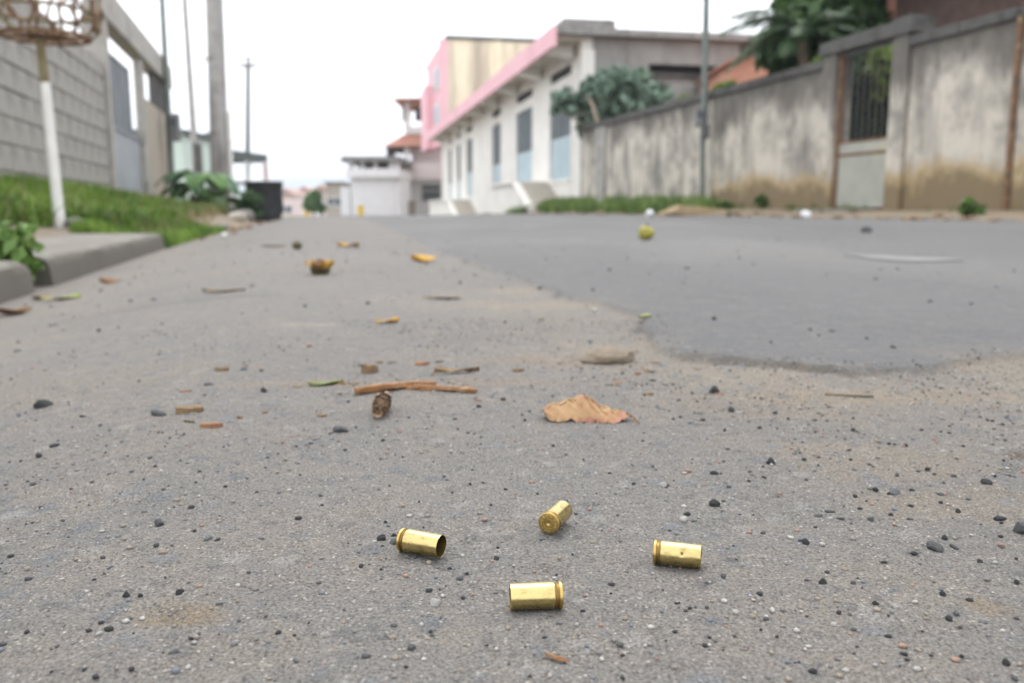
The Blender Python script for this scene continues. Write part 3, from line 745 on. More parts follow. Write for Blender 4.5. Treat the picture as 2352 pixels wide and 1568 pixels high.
t2, b0, b1 = pole('cable_pole', 'slim leaning grey pole standing before the mint wall', 'pole', (456, 470), (424, 0), 21, .085, .045, 'pole_concrete', .3)
m1 = at_y(450, 330, 21); MB().tube([(m1.x + .03, 21, -.2), (m1.x + .02, 21, m1.z)], [.12, .10], 10).build('sleeve', 'dark_concrete', t2, True)
t3, c0_, c1_ = pole('utility_pole', 'thick weathered concrete utility pole behind the broad-leaved plant', 'pole', (508, 470), (492, 0), 17.5, .185, .15, 'pole_concrete', .55)
MB().tube([(c0_.x + .24, 17.45, -.1), tuple(at_y(524, 256, 17.45))], .045, 10).build('conduit', 'white_pipe', t3, True)
for zz in (3.0, 1.6):
    MB().ring((c0_.x - .05, 17.5, zz), .19, .012, 20, 5).build('strap', 'dark_metal', t3, True)
MB().box(c1_.x - .9, c1_.x + .9, 17.42, 17.34, c1_.z - .55, c1_.z - .43).build('crossarm', 'dark_concrete', t3)
t4, d0, d1 = pole('power_pole', 'slim far power pole rising behind the open shed', 'pole', (566, 480), (570, 150), 46, .13, .10, 'dark_concrete', .05)
MB().box(d1.x - .45, d1.x + .45, 45.85, 45.97, d1.z - .5, d1.z - .38).build('crossarm', 'dark_concrete', t4)
for k in (-.4, 0, .4):
    MB().lathe_z([(0, 0), (.05, 0), (.07, .06), (.03, .14), (0, .14)], (d1.x + k, 45.9, d1.z - .38), 8).build('insulator', 'white_plain', t4, True)
for k, (o1, o2) in enumerate(((-.7, -.4), (.7, .4))):
    p = Vector((c1_.x + o1, 17.4, c1_.z - .40)); q = Vector((d1.x + o2, 45.9, d1.z - .22)); pts = []
    for i in range(17):
        s_ = i / 16; r = p.lerp(q, s_); r.z -= 1.1 * 4 * s_ * (1 - s_) * .5; pts.append(tuple(r))
    setp(MB().tube(pts, .008, 5).build('power_line', 'dark_metal', None, True), 'thin dark power line sagging between the two power poles', 'power line', 'power lines')

# -- broad-leaved plants by the poles: each big leaf a part
def big_leaf_plant(px, py, Y, n, L_, label, seed):
    rr = random.Random(seed); p = at_y(px, py, Y); p.z = float(Hmac(p.x, p.y)); t = thing('broadleaf_plant', label, 'plant', W0, tuple(p))
    for k in range(n):
        a = 2 * math.pi * k / n + rr.uniform(-.4, .4); hh = rr.uniform(.35, 1.0) * L_ * 1.0; d = Vector((math.cos(a), math.sin(a), 0)); sdv = Vector((-d.y, d.x, 0))
        root = p + d * .03; tip0 = p + d * hh * .35 + Vector((0, 0, hh)); s_ = MB().tube([tuple(root), tuple(root.lerp(tip0, .6) + Vector((0, 0, .05))), tuple(tip0)], [.012, .009, .006], 6)
        st = s_.build('stalk', 'green_leaf', t, True)
        ln = rr.uniform(.75, 1.1) * L_ * .62; wd = ln * .50; vs = []; fs = []; m = 9
        for i in range(m + 1):
            f_ = i / m; cc = tip0 + d * ln * f_ + Vector((0, 0, ln * (.18 * f_ - .75 * f_ * f_))); w_ = wd * (math.sin(math.pi * min(1, f_ * .93 + .06)) ** .7) * (1.05 - .35 * f_)
            for g_ in (-1, -.5, 0, .5, 1): vs.append(cc + sdv * w_ * g_ + Vector((0, 0, .10 * w_ * abs(g_) + .012 * math.sin(9 * f_ + 5 * g_))))
        fs = [(i * 5 + j, i * 5 + j + 1, (i + 1) * 5 + j + 1, (i + 1) * 5 + j) for i in range(m) for j in range(4)]
        lf = MB().add(vs, fs).build('leaf', rr.choice(['big_leaf', 'big_leaf', 'big_leaf', 'big_leaf_light']), t, True)
for nm, c1, c2 in (('big_leaf', (.03, .085, .035), (.05, .12, .045)), ('big_leaf_light', (.06, .14, .03), (.09, .18, .045))):
    worn(nm, c1, c2, 5, .6, spec=.25, bstr=.1)
big_leaf_plant(470, 478, 13.6, 15, .62, 'broad-leaved dark green plant in front of the utility pole', 1)
big_leaf_plant(432, 478, 14.6, 11, .60, 'bushy broad-leaved plant beside the meter pole', 2)
big_leaf_plant(515, 480, 14.4, 9, .50, 'low broad-leaved plant beside the white conduit', 3)
# -- mint wall and open shed
mw0 = at_y(397, 308, 26); mw1 = at_y(446, 312, 27)
mh = thing('mint_house', 'low mint green house behind the slim leaning pole', 'house', W0, ((mw0.x + mw1.x) / 2, 27, -.6))
MB().box(mw0.x - 2, mw1.x, 26, 30, -.8, mw0.z).build('wall', 'mint_wall', mh)
MB().box(mw0.x - 2.2, mw1.x + .15, 25.8, 30.2, mw0.z + .003, mw0.z + .12).build('roof', 'shed_roof', mh)
sh = thing('open_shed', 'open roadside shed with dark sloping roof on thin posts', 'shed', W0, (at_y(570, 470, 31).x, 31, -.6))
r0a, r0b = at_y(526, 333, 27), at_y(526, 362, 27); r1a, r1b = at_y(614, 357, 33), at_y(614, 374, 33)
MB().hexa([(r0b.x - 1.2, 27, r0b.z), (r1b.x, 33, r1b.z), (r0b.x - 4, 28, r0b.z), (r1b.x - 3.4, 34.5, r1b.z), (r0a.x - 1.2, 27, r0a.z + .02), (r1a.x, 33, r1a.z + .02), (r0a.x - 4, 28, r0a.z), (r1a.x - 3.4, 34.5, r1a.z)]).build('roof', 'shed_roof', sh)
pR = at_y(611, 372, 32.6); MB().tube([(pR.x, 32.6, -1.2), (pR.x - .02, 32.6, pR.z)], .10, 8).build('post', 'rose_wall', sh, True)
pM = at_y(566, 372, 30); MB().tube([(pM.x, 30, -1.2), (pM.x, 30, pM.z + .03)], .06, 8).build('post', 'white_pipe', sh, True)
pB = at_y(560, 420, 31.5); MB().box(at_y(530, 420, 31.5).x, at_y(610, 420, 31.5).x, 31.5, 31.58, pB.z - .06, pB.z + .06).build('rail', 'pale_concrete', sh)
# -- dark tub
tb = at_y(610, 508, 12.4); tz = float(Hmac(tb.x, tb.y))
tub = thing('rubber_tub', 'black rubber tub made from a tyre at the road edge', 'tub', W0, (tb.x, tb.y, tz))
prof = [(0, 0), (.19, 0), (.215, .015), (.225, .05), (.215, .055), (.225, .10), (.235, .105), (.24, .30), (.235, .31), (.245, .32), (.25, .50), (.262, .52), (.262, .55), (.245, .56), (.235, .54), (.22, .30), (.19, .05), (0, .05)]
MB().lathe_z(prof, (tb.x, tb.y, tz - .005), 40).build('wall', 'rubber', tub, True)
for k in range(26):
    a = 2 * math.pi * k / 26; d = Vector((math.cos(a), math.sin(a), 0))
    MB().tube([Vector((tb.x, tb.y, tz)) + d * .236 + Vector((0, 0, .12)), Vector((tb.x, tb.y, tz)) + d * .243 + Vector((0, 0, .30))], .009, 5).build('tread_rib', 'rubber', tub)
for k, (px, py, Y, r_b) in enumerate(((560, 500, 11.6, .14), (545, 508, 10.6, .12), (508, 520, 8.4, .08))):
    q = at_y(px, py, Y); put('rubble_stone', rough_stone('rubble', r_b, (1.3, 1, .6), 20 + k), ('stone_grey', 'pale_concrete', 'stone_grey')[k], q.x, q.y, float(Hmac(q.x, q.y)) + r_b * .3, k, ('pale rubble lump beside the dark rubber tub', 'flat rubble lump in the verge between grass and tub', 'small grey rubble stone at the edge of the spilling grass')[k], 'stone')
sx = at_y(572, 470, 11.9); bt = thing('verge_bush', 'dark green bushy weed growing against the rubber tub', 'bush', W0, (sx.x, 11.9, float(Hmac(sx.x, 11.9))))
MB().tube([(sx.x, 11.9, float(Hmac(sx.x, 11.9)) - .05), (sx.x, 11.9, .25)], [.012, .006], 6).build('stem', 'trunk', bt)
leaf_cloud('foliage', [(sx.x, 11.9, .10, .16), (sx.x + .05, 11.85, .25, .13), (sx.x - .12, 11.9, .08, .14)], 420, .045, c1=(.03, .07, .03), c2=(.07, .13, .05), parent=bt, seed=5)
# ================================================================== RIGHT SIDE: boundary wall and gate
VR = 7.2
def ur(px, py=300): return ST.hit_x(px, py, VR)[0]
u_end, u_gl, u_gr, u_j, u_last = ur(1334), ur(1926), ur(2042), ur(2326), ur(2352) - 5
ZT = 2.02
def wall_run(name, label, ua, ub, mat, z1=ZT, n=1, extra=()):
    t = thing(name, label, 'wall', ST, (VR, (ua + ub) / 2, 0))
    MB().box(VR, VR + .16, ua, ub, -.15, z1).build('panel', mat, t)
    k = max(2, round((ub - ua) / 1.3)); L_ = (ub - ua) / k
    for i in range(k):
        j = random.uniform(-.006, .006)
        MB().box(VR - .05 + j, VR + .21 + j, ua + i * L_ + .006, ua + (i + 1) * L_ - .006, z1 + .003, z1 + .12 + random.uniform(-.008, .008)).build('coping', 'dark_concrete', t, bevel=.012)
    for (ua_, ub_, m_) in extra: MB().box(VR - .035, VR - .002, ua_, ub_, -.1, z1 - .003).build('pilaster', m_, t)
    return t
um = ur(1640)
wall_run('boundary_wall', 'grey rain-stained boundary wall below the bush beside the white shop building', um + .01, u_end, 'boundary_grey', extra=((ur(1392), ur(1372), 'concrete'),))
wall_run('boundary_wall', 'whitewashed stained boundary wall between the metal pole and the iron gate', u_gl + .34, um - .01, 'boundary_right', extra=((ur(1905), ur(1885), 'boundary_right'),))
wall_run('boundary_wall', 'whitewashed boundary wall with ochre foot right after the iron gate portal', u_j + .04, u_gr - .32, 'boundary_right')
wall_run('boundary_wall', 'end stretch of whitewashed wall past the vertical dark joint', u_last, u_j - .04, 'boundary_right')
dpz = thing('drain_pipe', 'brown rusty drain pipe in the joint of the whitewashed wall', 'pipe', ST, (VR, u_j, 0))
MB().tube([(VR - .01, u_j, -.1), (VR - .01, u_j, ZT + .02)], .033, 10).build('pipe', 'rust', dpz, True)
for zz in (.5, 1.4): MB().ring((VR - .01, u_j, zz), .034, .009, 16, 5).build('clip', 'dark_metal', dpz)
pt = thing('gate_surround', 'stained concrete portal with raised lintel around the iron gate', 'gateway', ST, (VR, (u_gl + u_gr) / 2, 0))
zl0 = ST.hit_x(1985, 108, VR)[1]; zl1 = zl0 + .17
MB().box(VR - .05, VR + .2, u_gl + .06, u_gl + .33, -.1, zl0 - .002).build('pillar', 'boundary_right', pt)
MB().box(VR - .05, VR + .2, u_gr - .31, u_gr - .04, -.1, zl0 - .002).build('pillar', 'boundary_right', pt)
MB().box(VR - .09, VR + .24, u_gr - .40, u_gl + .40, zl0, zl1).build('lintel', 'dark_concrete', pt, bevel=.015)
MB().box(VR - .07, VR + .22, u_gr - .36, u_gr - .02, zl1 + .003, zl1 + .035).build('pillar_cap', 'dark_concrete', pt, bevel=.008)
MB().box(VR - .55, VR + .15, u_gr - .05, u_gl + .1, -.1, .14).build('threshold', 'kerb_concrete', pt, bevel=.02)
ig = thing('iron_gate', 'narrow gate with rusty jamb, dark bars above a pale sheet panel', 'gate', ST, (VR + .02, u_gl, .16))
zp = ST.hit_x(1985, 325, VR)[1]; zr = ST.hit_x(1985, 352, VR)[1]
ug0, ug1 = u_gr - .02, u_gl + .0
MB().box(VR - .0, VR + .05, ug1 - .005, ug1 + .055, .12, zl0 - .01).build('jamb', 'rust', ig)
MB().box(VR + .0, VR + .05, ug0 - .02, ug0 + .02, .15, zl0 - .01).build('jamb', 'rust', ig)
MB().box(VR + .02, VR + .03, ug0 + .021, ug1 - .006, .17, zr - .02).build('sheet_panel', 'ironsheet', ig)
MB().box(VR + .02, VR + .03, ug0 + .021, ug1 - .006, zr + .02, zp).build('sheet_panel', 'ironsheet', ig)
MB().box(VR + .012, VR + .045, ug0 + .021, ug1 - .006, zr - .018, zr + .018).build('rail', 'rust', ig)
MB().box(VR + .012, VR + .045, ug0 + .021, ug1 - .006, zp + .002, zp + .03).build('rail', 'rust', ig)
MB().box(VR + .012, VR + .045, ug0 + .021, ug1 - .006, zl0 - .05, zl0 - .015).build('rail', 'dark_metal', ig)
for k in range(8):
    uu = ug0 + (ug1 - ug0) * (k + .6) / 8.2
    MB().tube([(VR + .028, uu, zp + .03), (VR + .028, uu, zl0 - .05)], .009, 6).build('bar', 'dark_metal', ig)
# -- metal service pole in front of the wall
q0 = at_y(1614, 470, 15.3); gz0 = float(Hmac(q0.x, 15.3)) - .1
sp_ = thing('service_pole', 'tall green grey metal pole with meter boxes before the boundary wall', 'pole', W0, (q0.x, 15.3, gz0))
qt = at_y(1620, 0, 15.3); qm = at_y(1614, 300, 15.3); dv = (qt - qm)
MB().tube([(q0.x, 15.3, gz0), tuple(qm)], .046, 12).build('lower_shaft', 'pole_metal', sp_, True)
MB().tube([tuple(qm + Vector((.02, .0, -.15))), tuple(qm + Vector((.02, 0, -.15)) + dv * 1.7)], [.058, .05], 14).build('upper_shaft', 'pole_metal', sp_, True)
bx1 = at_y(1606, 272, 15.2); o_ = MB().box(bx1.x - .07, bx1.x + .05, 15.1, 15.24, bx1.z - .15, bx1.z + .15).build('meter_box', 'meter_box', sp_, bevel=.01)
MB().box(bx1.x - .045, bx1.x + .025, 15.088, 15.099, bx1.z, bx1.z + .1).build('meter_window', 'shutter_dark', o_)
bx1 = at_y(1620, 300, 15.2); MB().box(bx1.x - .055, bx1.x + .06, 15.12, 15.25, bx1.z - .13, bx1.z + .08).build('meter_box', 'dark_metal', sp_, bevel=.01)
for py in (262, 316):
    z_ = at_y(1616, py, 15.3).z; MB().ring((qm.x + .01, 15.3, z_), .06, .01, 16, 5).build('clamp', 'dark_metal', sp_)

# ================================================================== WHITE SHOP BUILDING
A2 = heading(774); c0 = at_y(1332, 455, 22.3)
WB = Frame(c0.x, c0.y, A2)
yF = WB.hit_x(1016, 470, 0)[0]
wb = thing('shop_building', 'long white shop building with pink fascia and grey side wall', 'building', WB, (0, yF / 2, 0))
ZW = 4.32
bays = []
for (xa, xb, yt, yb) in ((1310, 1262, 212, 413), (1222, 1185, 250, 418), (1150, 1130, 290, 442), (1085, 1072, 327, 450), (1058, 1050, 341, 474), (1037, 1030, 357, 478)):
    ya = WB.hit_x(xa, 400, 0)[0]; yb_ = WB.hit_x(xb, 400, 0)[0]; ym = (xa + xb) / 2
    bays.append((ya, yb_, WB.hit_x(ym, yb, 0)[1], 3.30))
wm = MB(); yy = 0; D_ = .28
for (ya, yb_, z0, z1) in bays:
    wm.box(0, D_, yy, ya, -2.5, ZW)
    wm.box(0, D_, ya + .0005, yb_ - .0005, -2.5, z0); wm.box(0, D_, ya + .0005, yb_ - .0005, z1, 3.60); wm.box(0, D_, ya + .0005, yb_ - .0005, 3.86, ZW)
    yy = yb_
wm.box(0, D_, yy, yF, -2.5, ZW)
wm.build('front_wall', 'white_wall', wb)
for k, (ya, yb_, z0, z1) in enumerate(bays):
    zm = z0 + (z1 - z0) * (.48 if k == 0 else .42)
    s_ = MB().box(.06, .1, ya, yb_, z0, zm).build('shutter', 'shutter_blue', wb)
    for j in range(1, 7):
        zz = z0 + (zm - z0) * j / 7; MB().box(.048, .0595, ya + .02, yb_ - .02, zz - .012, zz + .012).build('slat', 'shutter_blue', s_)
    g_ = MB().box(.065, .095, ya, yb_, zm + .001, z1).build('glazing', 'shutter_dark', wb)
    for j in range(1, 8):
        zj = zm + (z1 - zm) * j / 8; MB().box(.045, .0645, ya + .03, yb_ - .03, zj - .018, zj + .018).build('louvre', 'louvre_grey', g_)
    MB().box(.04, .0645, (ya + yb_) / 2 - .025, (ya + yb_) / 2 + .025, zm + .002, z1 - .002).build('mullion', 'louvre_grey', g_)
    MB().box(-.03, .045, ya - .03, yb_ + .06, z0 - .09, z0 - .002).build('sill', 'white_wall', wb)
    MB().box(.05, .09, ya, yb_, 3.601, 3.859).build('vent_slot', 'dark_void', wb)
# roof slab, fascia, soffit beams
OV = .72
MB().box(-OV, 9.0, -.35, yF + .1, ZW + .003, ZW + .16).build('roof_slab', 'mid_concrete', wb)
MB().box(-OV - .1, -OV - .002, -.35, yF + .3, 4.02, 4.50).build('fascia', 'pink_paint', wb)
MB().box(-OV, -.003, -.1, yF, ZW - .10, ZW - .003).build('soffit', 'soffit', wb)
nb = 9
for k in range(nb):
    yb = .5 + (yF - 1.2) * k / (nb - 1)
    MB().prism([(-OV + .01, 4.03), (-OV + .01, ZW - .102), (-.075, ZW - .102), (-.075, 3.90)], 1, yb, yb + .45).build('soffit_beam', 'white_wall', wb)
MB().box(-.55, .75, -.34, .45, ZW + .163, ZW + .36).build('parapet_block', 'mid_concrete', wb)
# grey side wall with its long opening, facing the camera
xr = WB.hit_y(1694, 200, 0)[0]; xa = WB.hit_y(1490, 160, 0)[0]; xb = WB.hit_y(1652, 160, 0)[0]; zo1 = WB.hit_y(1570, 150, 0)[1]; zo0 = WB.hit_y(1570, 172, 0)[1]
sm = MB(); sm.box(.285, xa, -.02, .2, -.5, ZW); sm.box(xa, xb, -.02, .2, -.5, zo0); sm.box(xa, xb, -.02, .2, zo1, ZW); sm.box(xb, xr, -.02, .2, -.5, ZW)
sm.build('side_wall', 'grey_side', wb)
MB().box(xa, xb, .35, .4, zo0 - .2, zo1 + .2).build('side_opening', 'dark_void', wb)
MB().box(xa - .05, xb + .05, -.13, -.022, zo0 - .08, zo0 - .002).build('sill', 'dark_concrete', wb)
MB().box(xr - .3, xr, .21, yF, -1, ZW - .01).build('rear_wall', 'grey_side', wb)
MB().box(.3, xr - .31, yF - .2, yF - .001, -1, ZW - .01).build('end_wall', 'grey_side', wb)
MB().box(-.01, .32, -.055, -.022, -.5, ZW - .3).build('corner_band', 'white_wall', wb)
# ramps against the front
def ramp_(y0, y1, y2, zl, zh, wv_, label):
    t = thing('ramp', label, 'ramp', WB, (-wv_ / 2, (y0 + y1) / 2, zl))
    MB().prism([(y0, -1.0), (y2, -1.0), (y2, zh), (y1, zh), (y0, zl)], 0, -wv_, -.032).build('ramp_body', 'white_wall', t)
    MB().prism([(y0 + .01, zl + .005), (y1, zh + .003), (y1, zh + .03), (y0 + .01, zl + .035)], 0, -wv_ + .12, -.035).build('ramp_surface', 'pale_concrete', t)
    MB().prism([(y0 - .01, zl - .03), (y0 - .01, zl + .03), (y1, zh + .05), (y2, zh + .05), (y2, zh - .03), (y1, zh - .03)], 0, -wv_ - .1, -wv_ - .003).build('edge_strip', 'white_wall', t)
ramp_(1.7, 3.5, 7.6, .25, bays[1][2] - .12, .95, 'concrete ramp rising to the second window of the shop building')
ramp_(16.5, 19.0, 27.5, -.15, bays[3][2] - .2, .95, 'lower concrete ramp further along the shop building front')

# ================================================================== PINK AND YELLOW BUILDING
c1 = at_y(1030, 300, 53.5); PB = Frame(c1.x, c1.y, A2)
pbld = thing('pink_building', 'tall building with pink front and stained yellow side wall', 'building', PB, (3, 6, -1))
zt = at_y(1030, 82, 53.5).z
xs_ = PB.hit_y(1330, 90, 0)[0]
MB().box(0.02, xs_, 0, .3, 4.1, zt - .2).build('side_wall', 'yellow_paint', pbld)
xd = PB.hit_y(1137, 90, 0)[0]
MB().box(xd, xd + .35, -.12, -.002, -1, zt - .22).build('side_pilaster', 'yellow_paint', pbld)
MB().box(-.1, xs_ + .1, -.1, 12, zt - .198, zt).build('roof_edge', 'dark_concrete', pbld)
y_f = PB.hit_x(990, 200, 0)[0]
MB().box(-.25, .018, 0, y_f, 4.1, zt - .002 - .2).build('front_wall', 'pink_paint', pbld)
MB().box(-.7, -.252, y_f * .62, y_f + .3, 4.1, zt * .80).build('front_bay', 'pink_paint', pbld)
MB().box(-.45, -.252, .0, .5, 4.1, zt - .21).build('front_pilaster', 'pink_paint', pbld)
for k, (z0, yy) in enumerate(((5.4, .30), (7.6, .30), (5.4, .45), (7.6, .45))):
    f = MB().box(-.31, -.255, y_f * yy - .6, y_f * yy + .6, z0, z0 + 1.3).build('window', 'white_plain', pbld)
    MB().box(-.33, -.312, y_f * yy - .48, y_f * yy + .48, z0 + .12, z0 + 1.18).build('pane', 'shutter_blue', f)
MB().box(2.6, 2.8, .302, y_f, -2.5, 4.2).build('ground_floor_wall', 'pale_rose', pbld)
MB().box(xs_ - .3, xs_, .302, y_f, -1.5, zt - .21).build('rear_wall', 'yellow_paint', pbld)

# ================================================================== TWO-TIER VERANDA HOUSE
YV = 69.0
def X_(px): return at_y(px, 400, YV).x
def Z_(py): return at_y(900, py, YV).z
vh = thing('veranda_house', 'two storey house with open roof terrace and red tiled verandas', 'house', W0, ((X_(890) + X_(1012)) / 2, YV + 4, -1.5))
xl, xr_ = X_(926), X_(1030)
MB().box(X_(893), xr_, YV + .8, YV + 9, -2.6, Z_(412)).build('ground_floor', 'white_plain', vh)
MB().box(X_(890), xr_, YV, YV + 9, Z_(412) + .002, Z_(375)).build('balcony_wall', 'pale_rose', vh)
MB().box(X_(940), xr_, YV + 1.6, YV + 9, Z_(375) + .002, Z_(332)).build('upper_wall', 'pale_rose', vh)
MB().hexa([(X_(884), YV - .6, Z_(338)), (xr_, YV - .6, Z_(334)), (X_(884), YV + 9, Z_(338)), (xr_, YV + 9, Z_(334)), (X_(925), YV + 1.4, Z_(306)), (xr_, YV + 1.4, Z_(303)), (X_(925), YV + 8, Z_(306)), (xr_, YV + 8, Z_(303))]).build('lower_roof', 'roof_tile', vh)
MB().box(X_(888), X_(938), YV + .2, YV + .35, Z_(352), Z_(339)).build('roof_beam', 'timber_dark', vh)
MB().box(X_(888), X_(890), YV + .2, YV + 5, Z_(372), Z_(339)).build('side_screen', 'timber_dark', vh)
MB().box(X_(926), xr_, YV + 1.8, YV + 7.5, Z_(303) + .01, Z_(286)).build('terrace_parapet', 'white_plain', vh)
for px in (928, 936):
    pass
MB().box(X_(926), X_(937), YV + 1.7, YV + 2.2, Z_(286) + .002, Z_(228)).build('terrace_post', 'white_plain', vh)
MB().box(X_(985), X_(994), YV + 1.7, YV + 2.2, Z_(286) + .002, Z_(228)).build('terrace_post', 'white_plain', vh)
MB().hexa([(X_(904), YV, Z_(228)), (xr_, YV, Z_(224)), (X_(904), YV + 9, Z_(228)), (xr_, YV + 9, Z_(224)), (X_(912), YV + 2, Z_(218)), (xr_, YV + 4, Z_(208)), (X_(912), YV + 7, Z_(218)), (xr_, YV + 6, Z_(208))]).build('upper_roof', 'roof_tile', vh)
MB().box(X_(906), X_(926), YV + 5.6, YV + 5.8, Z_(262), Z_(229)).build('gable_screen', 'timber_dark', vh)
MB().box(X_(938), X_(984), YV + 5.6, YV + 5.8, Z_(262), Z_(229)).build('gable_screen', 'timber_dark', vh)
MB().box(X_(930), X_(940), YV + .02, YV + .3, Z_(374), Z_(339)).build('veranda_post', 'white_plain', vh)
for (a, b, t_, bt_) in ((966, 1010, 424, 436), (966, 1010, 438, 462)):
    f = MB().box(X_(a), X_(b), YV + .72, YV + .798, Z_(bt_), Z_(t_)).build('window', 'meter_box', vh); MB().box(X_(a) + .15, X_(b) - .15, YV + .70, YV + .718, Z_(bt_) + .1, Z_(t_) - .1).build('pane', 'shutter_dark', f)
am = MB(); xa_, xb_ = X_(918), X_(934); zc = Z_(455); pts = [(xa_, Z_(485)), (xb_, Z_(485)), (xb_, zc)] + [((xa_ + xb_) / 2 + (xb_ - xa_) / 2 * math.cos(a), zc + (xb_ - xa_) * .75 * math.sin(a)) for a in [math.pi * k / 8 for k in range(1, 8)]] + [(xa_, zc)]
am.prism(pts, 1, YV + .74, YV + .797).build('arched_door', 'meter_box', vh)
MB().box(X_(905), X_(960), YV - 2.2, YV - 2.0, -2.6, Z_(462)).build('front_fence', 'pale_concrete', vh)
MB().lathe_z([(0, 0), (.22, .05), (.3, .3), (.22, .55), (0, .6)], (X_(921), YV - .3, Z_(424)), 14).build('globe_lamp', 'white_plain', vh, True)
# ================================================================== WHITE GARAGE BUILDING
YG = 62.0; A3 = heading(700)
def XG(px): return at_y(px, 400, YG).x
def ZG(py): return at_y(850, py, YG).z
gb = thing('garage_building', 'white flat roofed garage building with dark clerestory openings', 'building', W0, ((XG(790) + XG(905)) / 2, YG + 3, -1.6))
MB().box(XG(806), XG(918), YG, YG + 6.5, -2.4, ZG(408)).build('wall', 'white_plain', gb)
MB().box(XG(796), XG(920), YG - .5, YG + 7, ZG(408) + .002, ZG(388)).build('balcony_band', 'white_plain', gb)
MB().hexa([(XG(784), YG - .6, ZG(372)), (XG(922), YG - .6, ZG(370)), (XG(784), YG + 7, ZG(372)), (XG(922), YG + 7, ZG(370)), (XG(790), YG - .6, ZG(360)), (XG(922), YG - .6, ZG(360)), (XG(790), YG + 7, ZG(360)), (XG(922), YG + 7, ZG(360))]).build('roof_slab', 'mid_concrete', gb)
for a, b in ((800, 812), (828, 836), (858, 866), (892, 918)): MB().box(XG(a), XG(b), YG + .1, YG + .4, ZG(388) + .002, ZG(372)).build('clerestory_post', 'white_plain', gb)
MB().box(XG(808), XG(912), YG + 2.6, YG + 2.8, ZG(388) + .002, ZG(373)).build('dark_screen', 'timber_dark', gb)
f = MB().box(XG(822), XG(905), YG - .05, YG - .002, -2.3, ZG(416)).build('roller_door', 'white_plain', gb)
for k in range(12):
    zz = -2.2 + (ZG(416) + 2.2) * (k + .5) / 12; MB().box(XG(823), XG(904), YG - .07, YG - .052, zz - .03, zz + .03).build('slat', 'white_plain', f)
MB().box(XG(768), XG(790), YG + 2, YG + 8, -2.4, ZG(428)).build('side_annex', 'white_plain', gb)
for nm, px, py, Y, hh, lab in (('hydrant', 829, 492, 40, .8, 'small yellow post standing before the white garage building'), ('hydrant', 664, 488, 80, 1.5, 'yellow box by the roadside below the small rose house'), ('hydrant', 705, 488, 84, 1.9, 'yellow box by the roadside before the small round tree')):
    q = at_y(px, py, Y); z0 = float(Hmac(q.x, Y)); t = thing('yellow_post', lab, 'post', W0, (q.x, Y, z0))
    MB().box(q.x - hh * .16, q.x + hh * .16, Y - .1, Y + .1, z0 - .05, z0 + hh).build('body', 'yellow_post_paint', t, bevel=.03)
    MB().box(q.x - hh * .18, q.x + hh * .18, Y - .12, Y + .12, z0 + hh + .002, z0 + hh * 1.12).build('cap', 'yellow_post_paint', t, bevel=.02)

# ================================================================== HOUSES AND PLANTS BEHIND THE RIGHT WALL
def uw(px, v): return ST.hit_x(px, 300, v)[0]
# orange brick house
a = at_y(1672, 200, 19.5); b = at_y(1822, 200, 19.5); zt = at_y(1740, 108, 19.5).z
oh = thing('brick_house', 'low orange brick house with gable behind the palm fronds', 'house', W0, ((a.x + b.x) / 2, 20.5, .2))
MB().prism([(a.x, 0), (b.x + 1, 0), (b.x + 1, zt - .15), (b.x - .2, zt), (a.x + .5, zt - .12), (a.x, zt - .35)], 1, 19.5, 22.5).build('wall', 'brick_orange', oh)
MB().prism([(a.x - .1, zt - .38), (a.x + .5, zt - .115), (b.x - .2, zt + .003), (b.x + 1.2, zt - .14), (b.x + 1.2, zt - .08), (b.x - .2, zt + .06), (a.x + .48, zt - .06), (a.x - .1, zt - .32)], 1, 19.3, 22.7).build('roof', 'roof_tile', oh)
f = MB().box(a.x + 1.0, a.x + 1.8, 19.44, 19.498, 1.6, 2.4).build('window', 'pale_concrete', oh); MB().box(a.x + 1.08, a.x + 1.72, 19.42, 19.438, 1.68, 2.32).build('pane', 'shutter_dark', f)
# brick house at the far right, its street wall coloured as brick in shade
HB = Frame(*ST.wld(9.3, uw(2040, 9.3)).xy, A)
dh = thing('brick_house', 'brick house with street wall coloured dark as in shade, rising above the whitewashed wall', 'house', HB, (2, -3, 0))
MB().box(0, .25, -9, 0, 0, 3.6).build('street_wall', 'brick_shaded', dh)
MB().box(.253, 5, -.25, -.003, 0, 3.6).build('gable_wall', 'brick_orange', dh)
MB().box(-.01, .26, -.003, .20, 0, 3.6).build('corner_pier', 'brick_orange', dh)
MB().hexa([(-.75, -9.3, 3.603), (5.3, -9.3, 3.603), (-.75, .35, 3.603), (5.3, .35, 3.603), (-.75, -9.3, 3.72), (2.4, -9.3, 4.9), (-.75, .35, 3.72), (2.4, .35, 4.9)]).build('roof', 'roof_tile', dh)
for yy in (-7, -3.4):
    f = MB().box(-.05, -.003, yy, yy + 1.1, 1.2, 2.2).build('window', 'timber_dark', dh); MB().box(-.07, -.052, yy + .08, yy + 1.02, 1.28, 2.12).build('pane', 'shutter_dark', f)
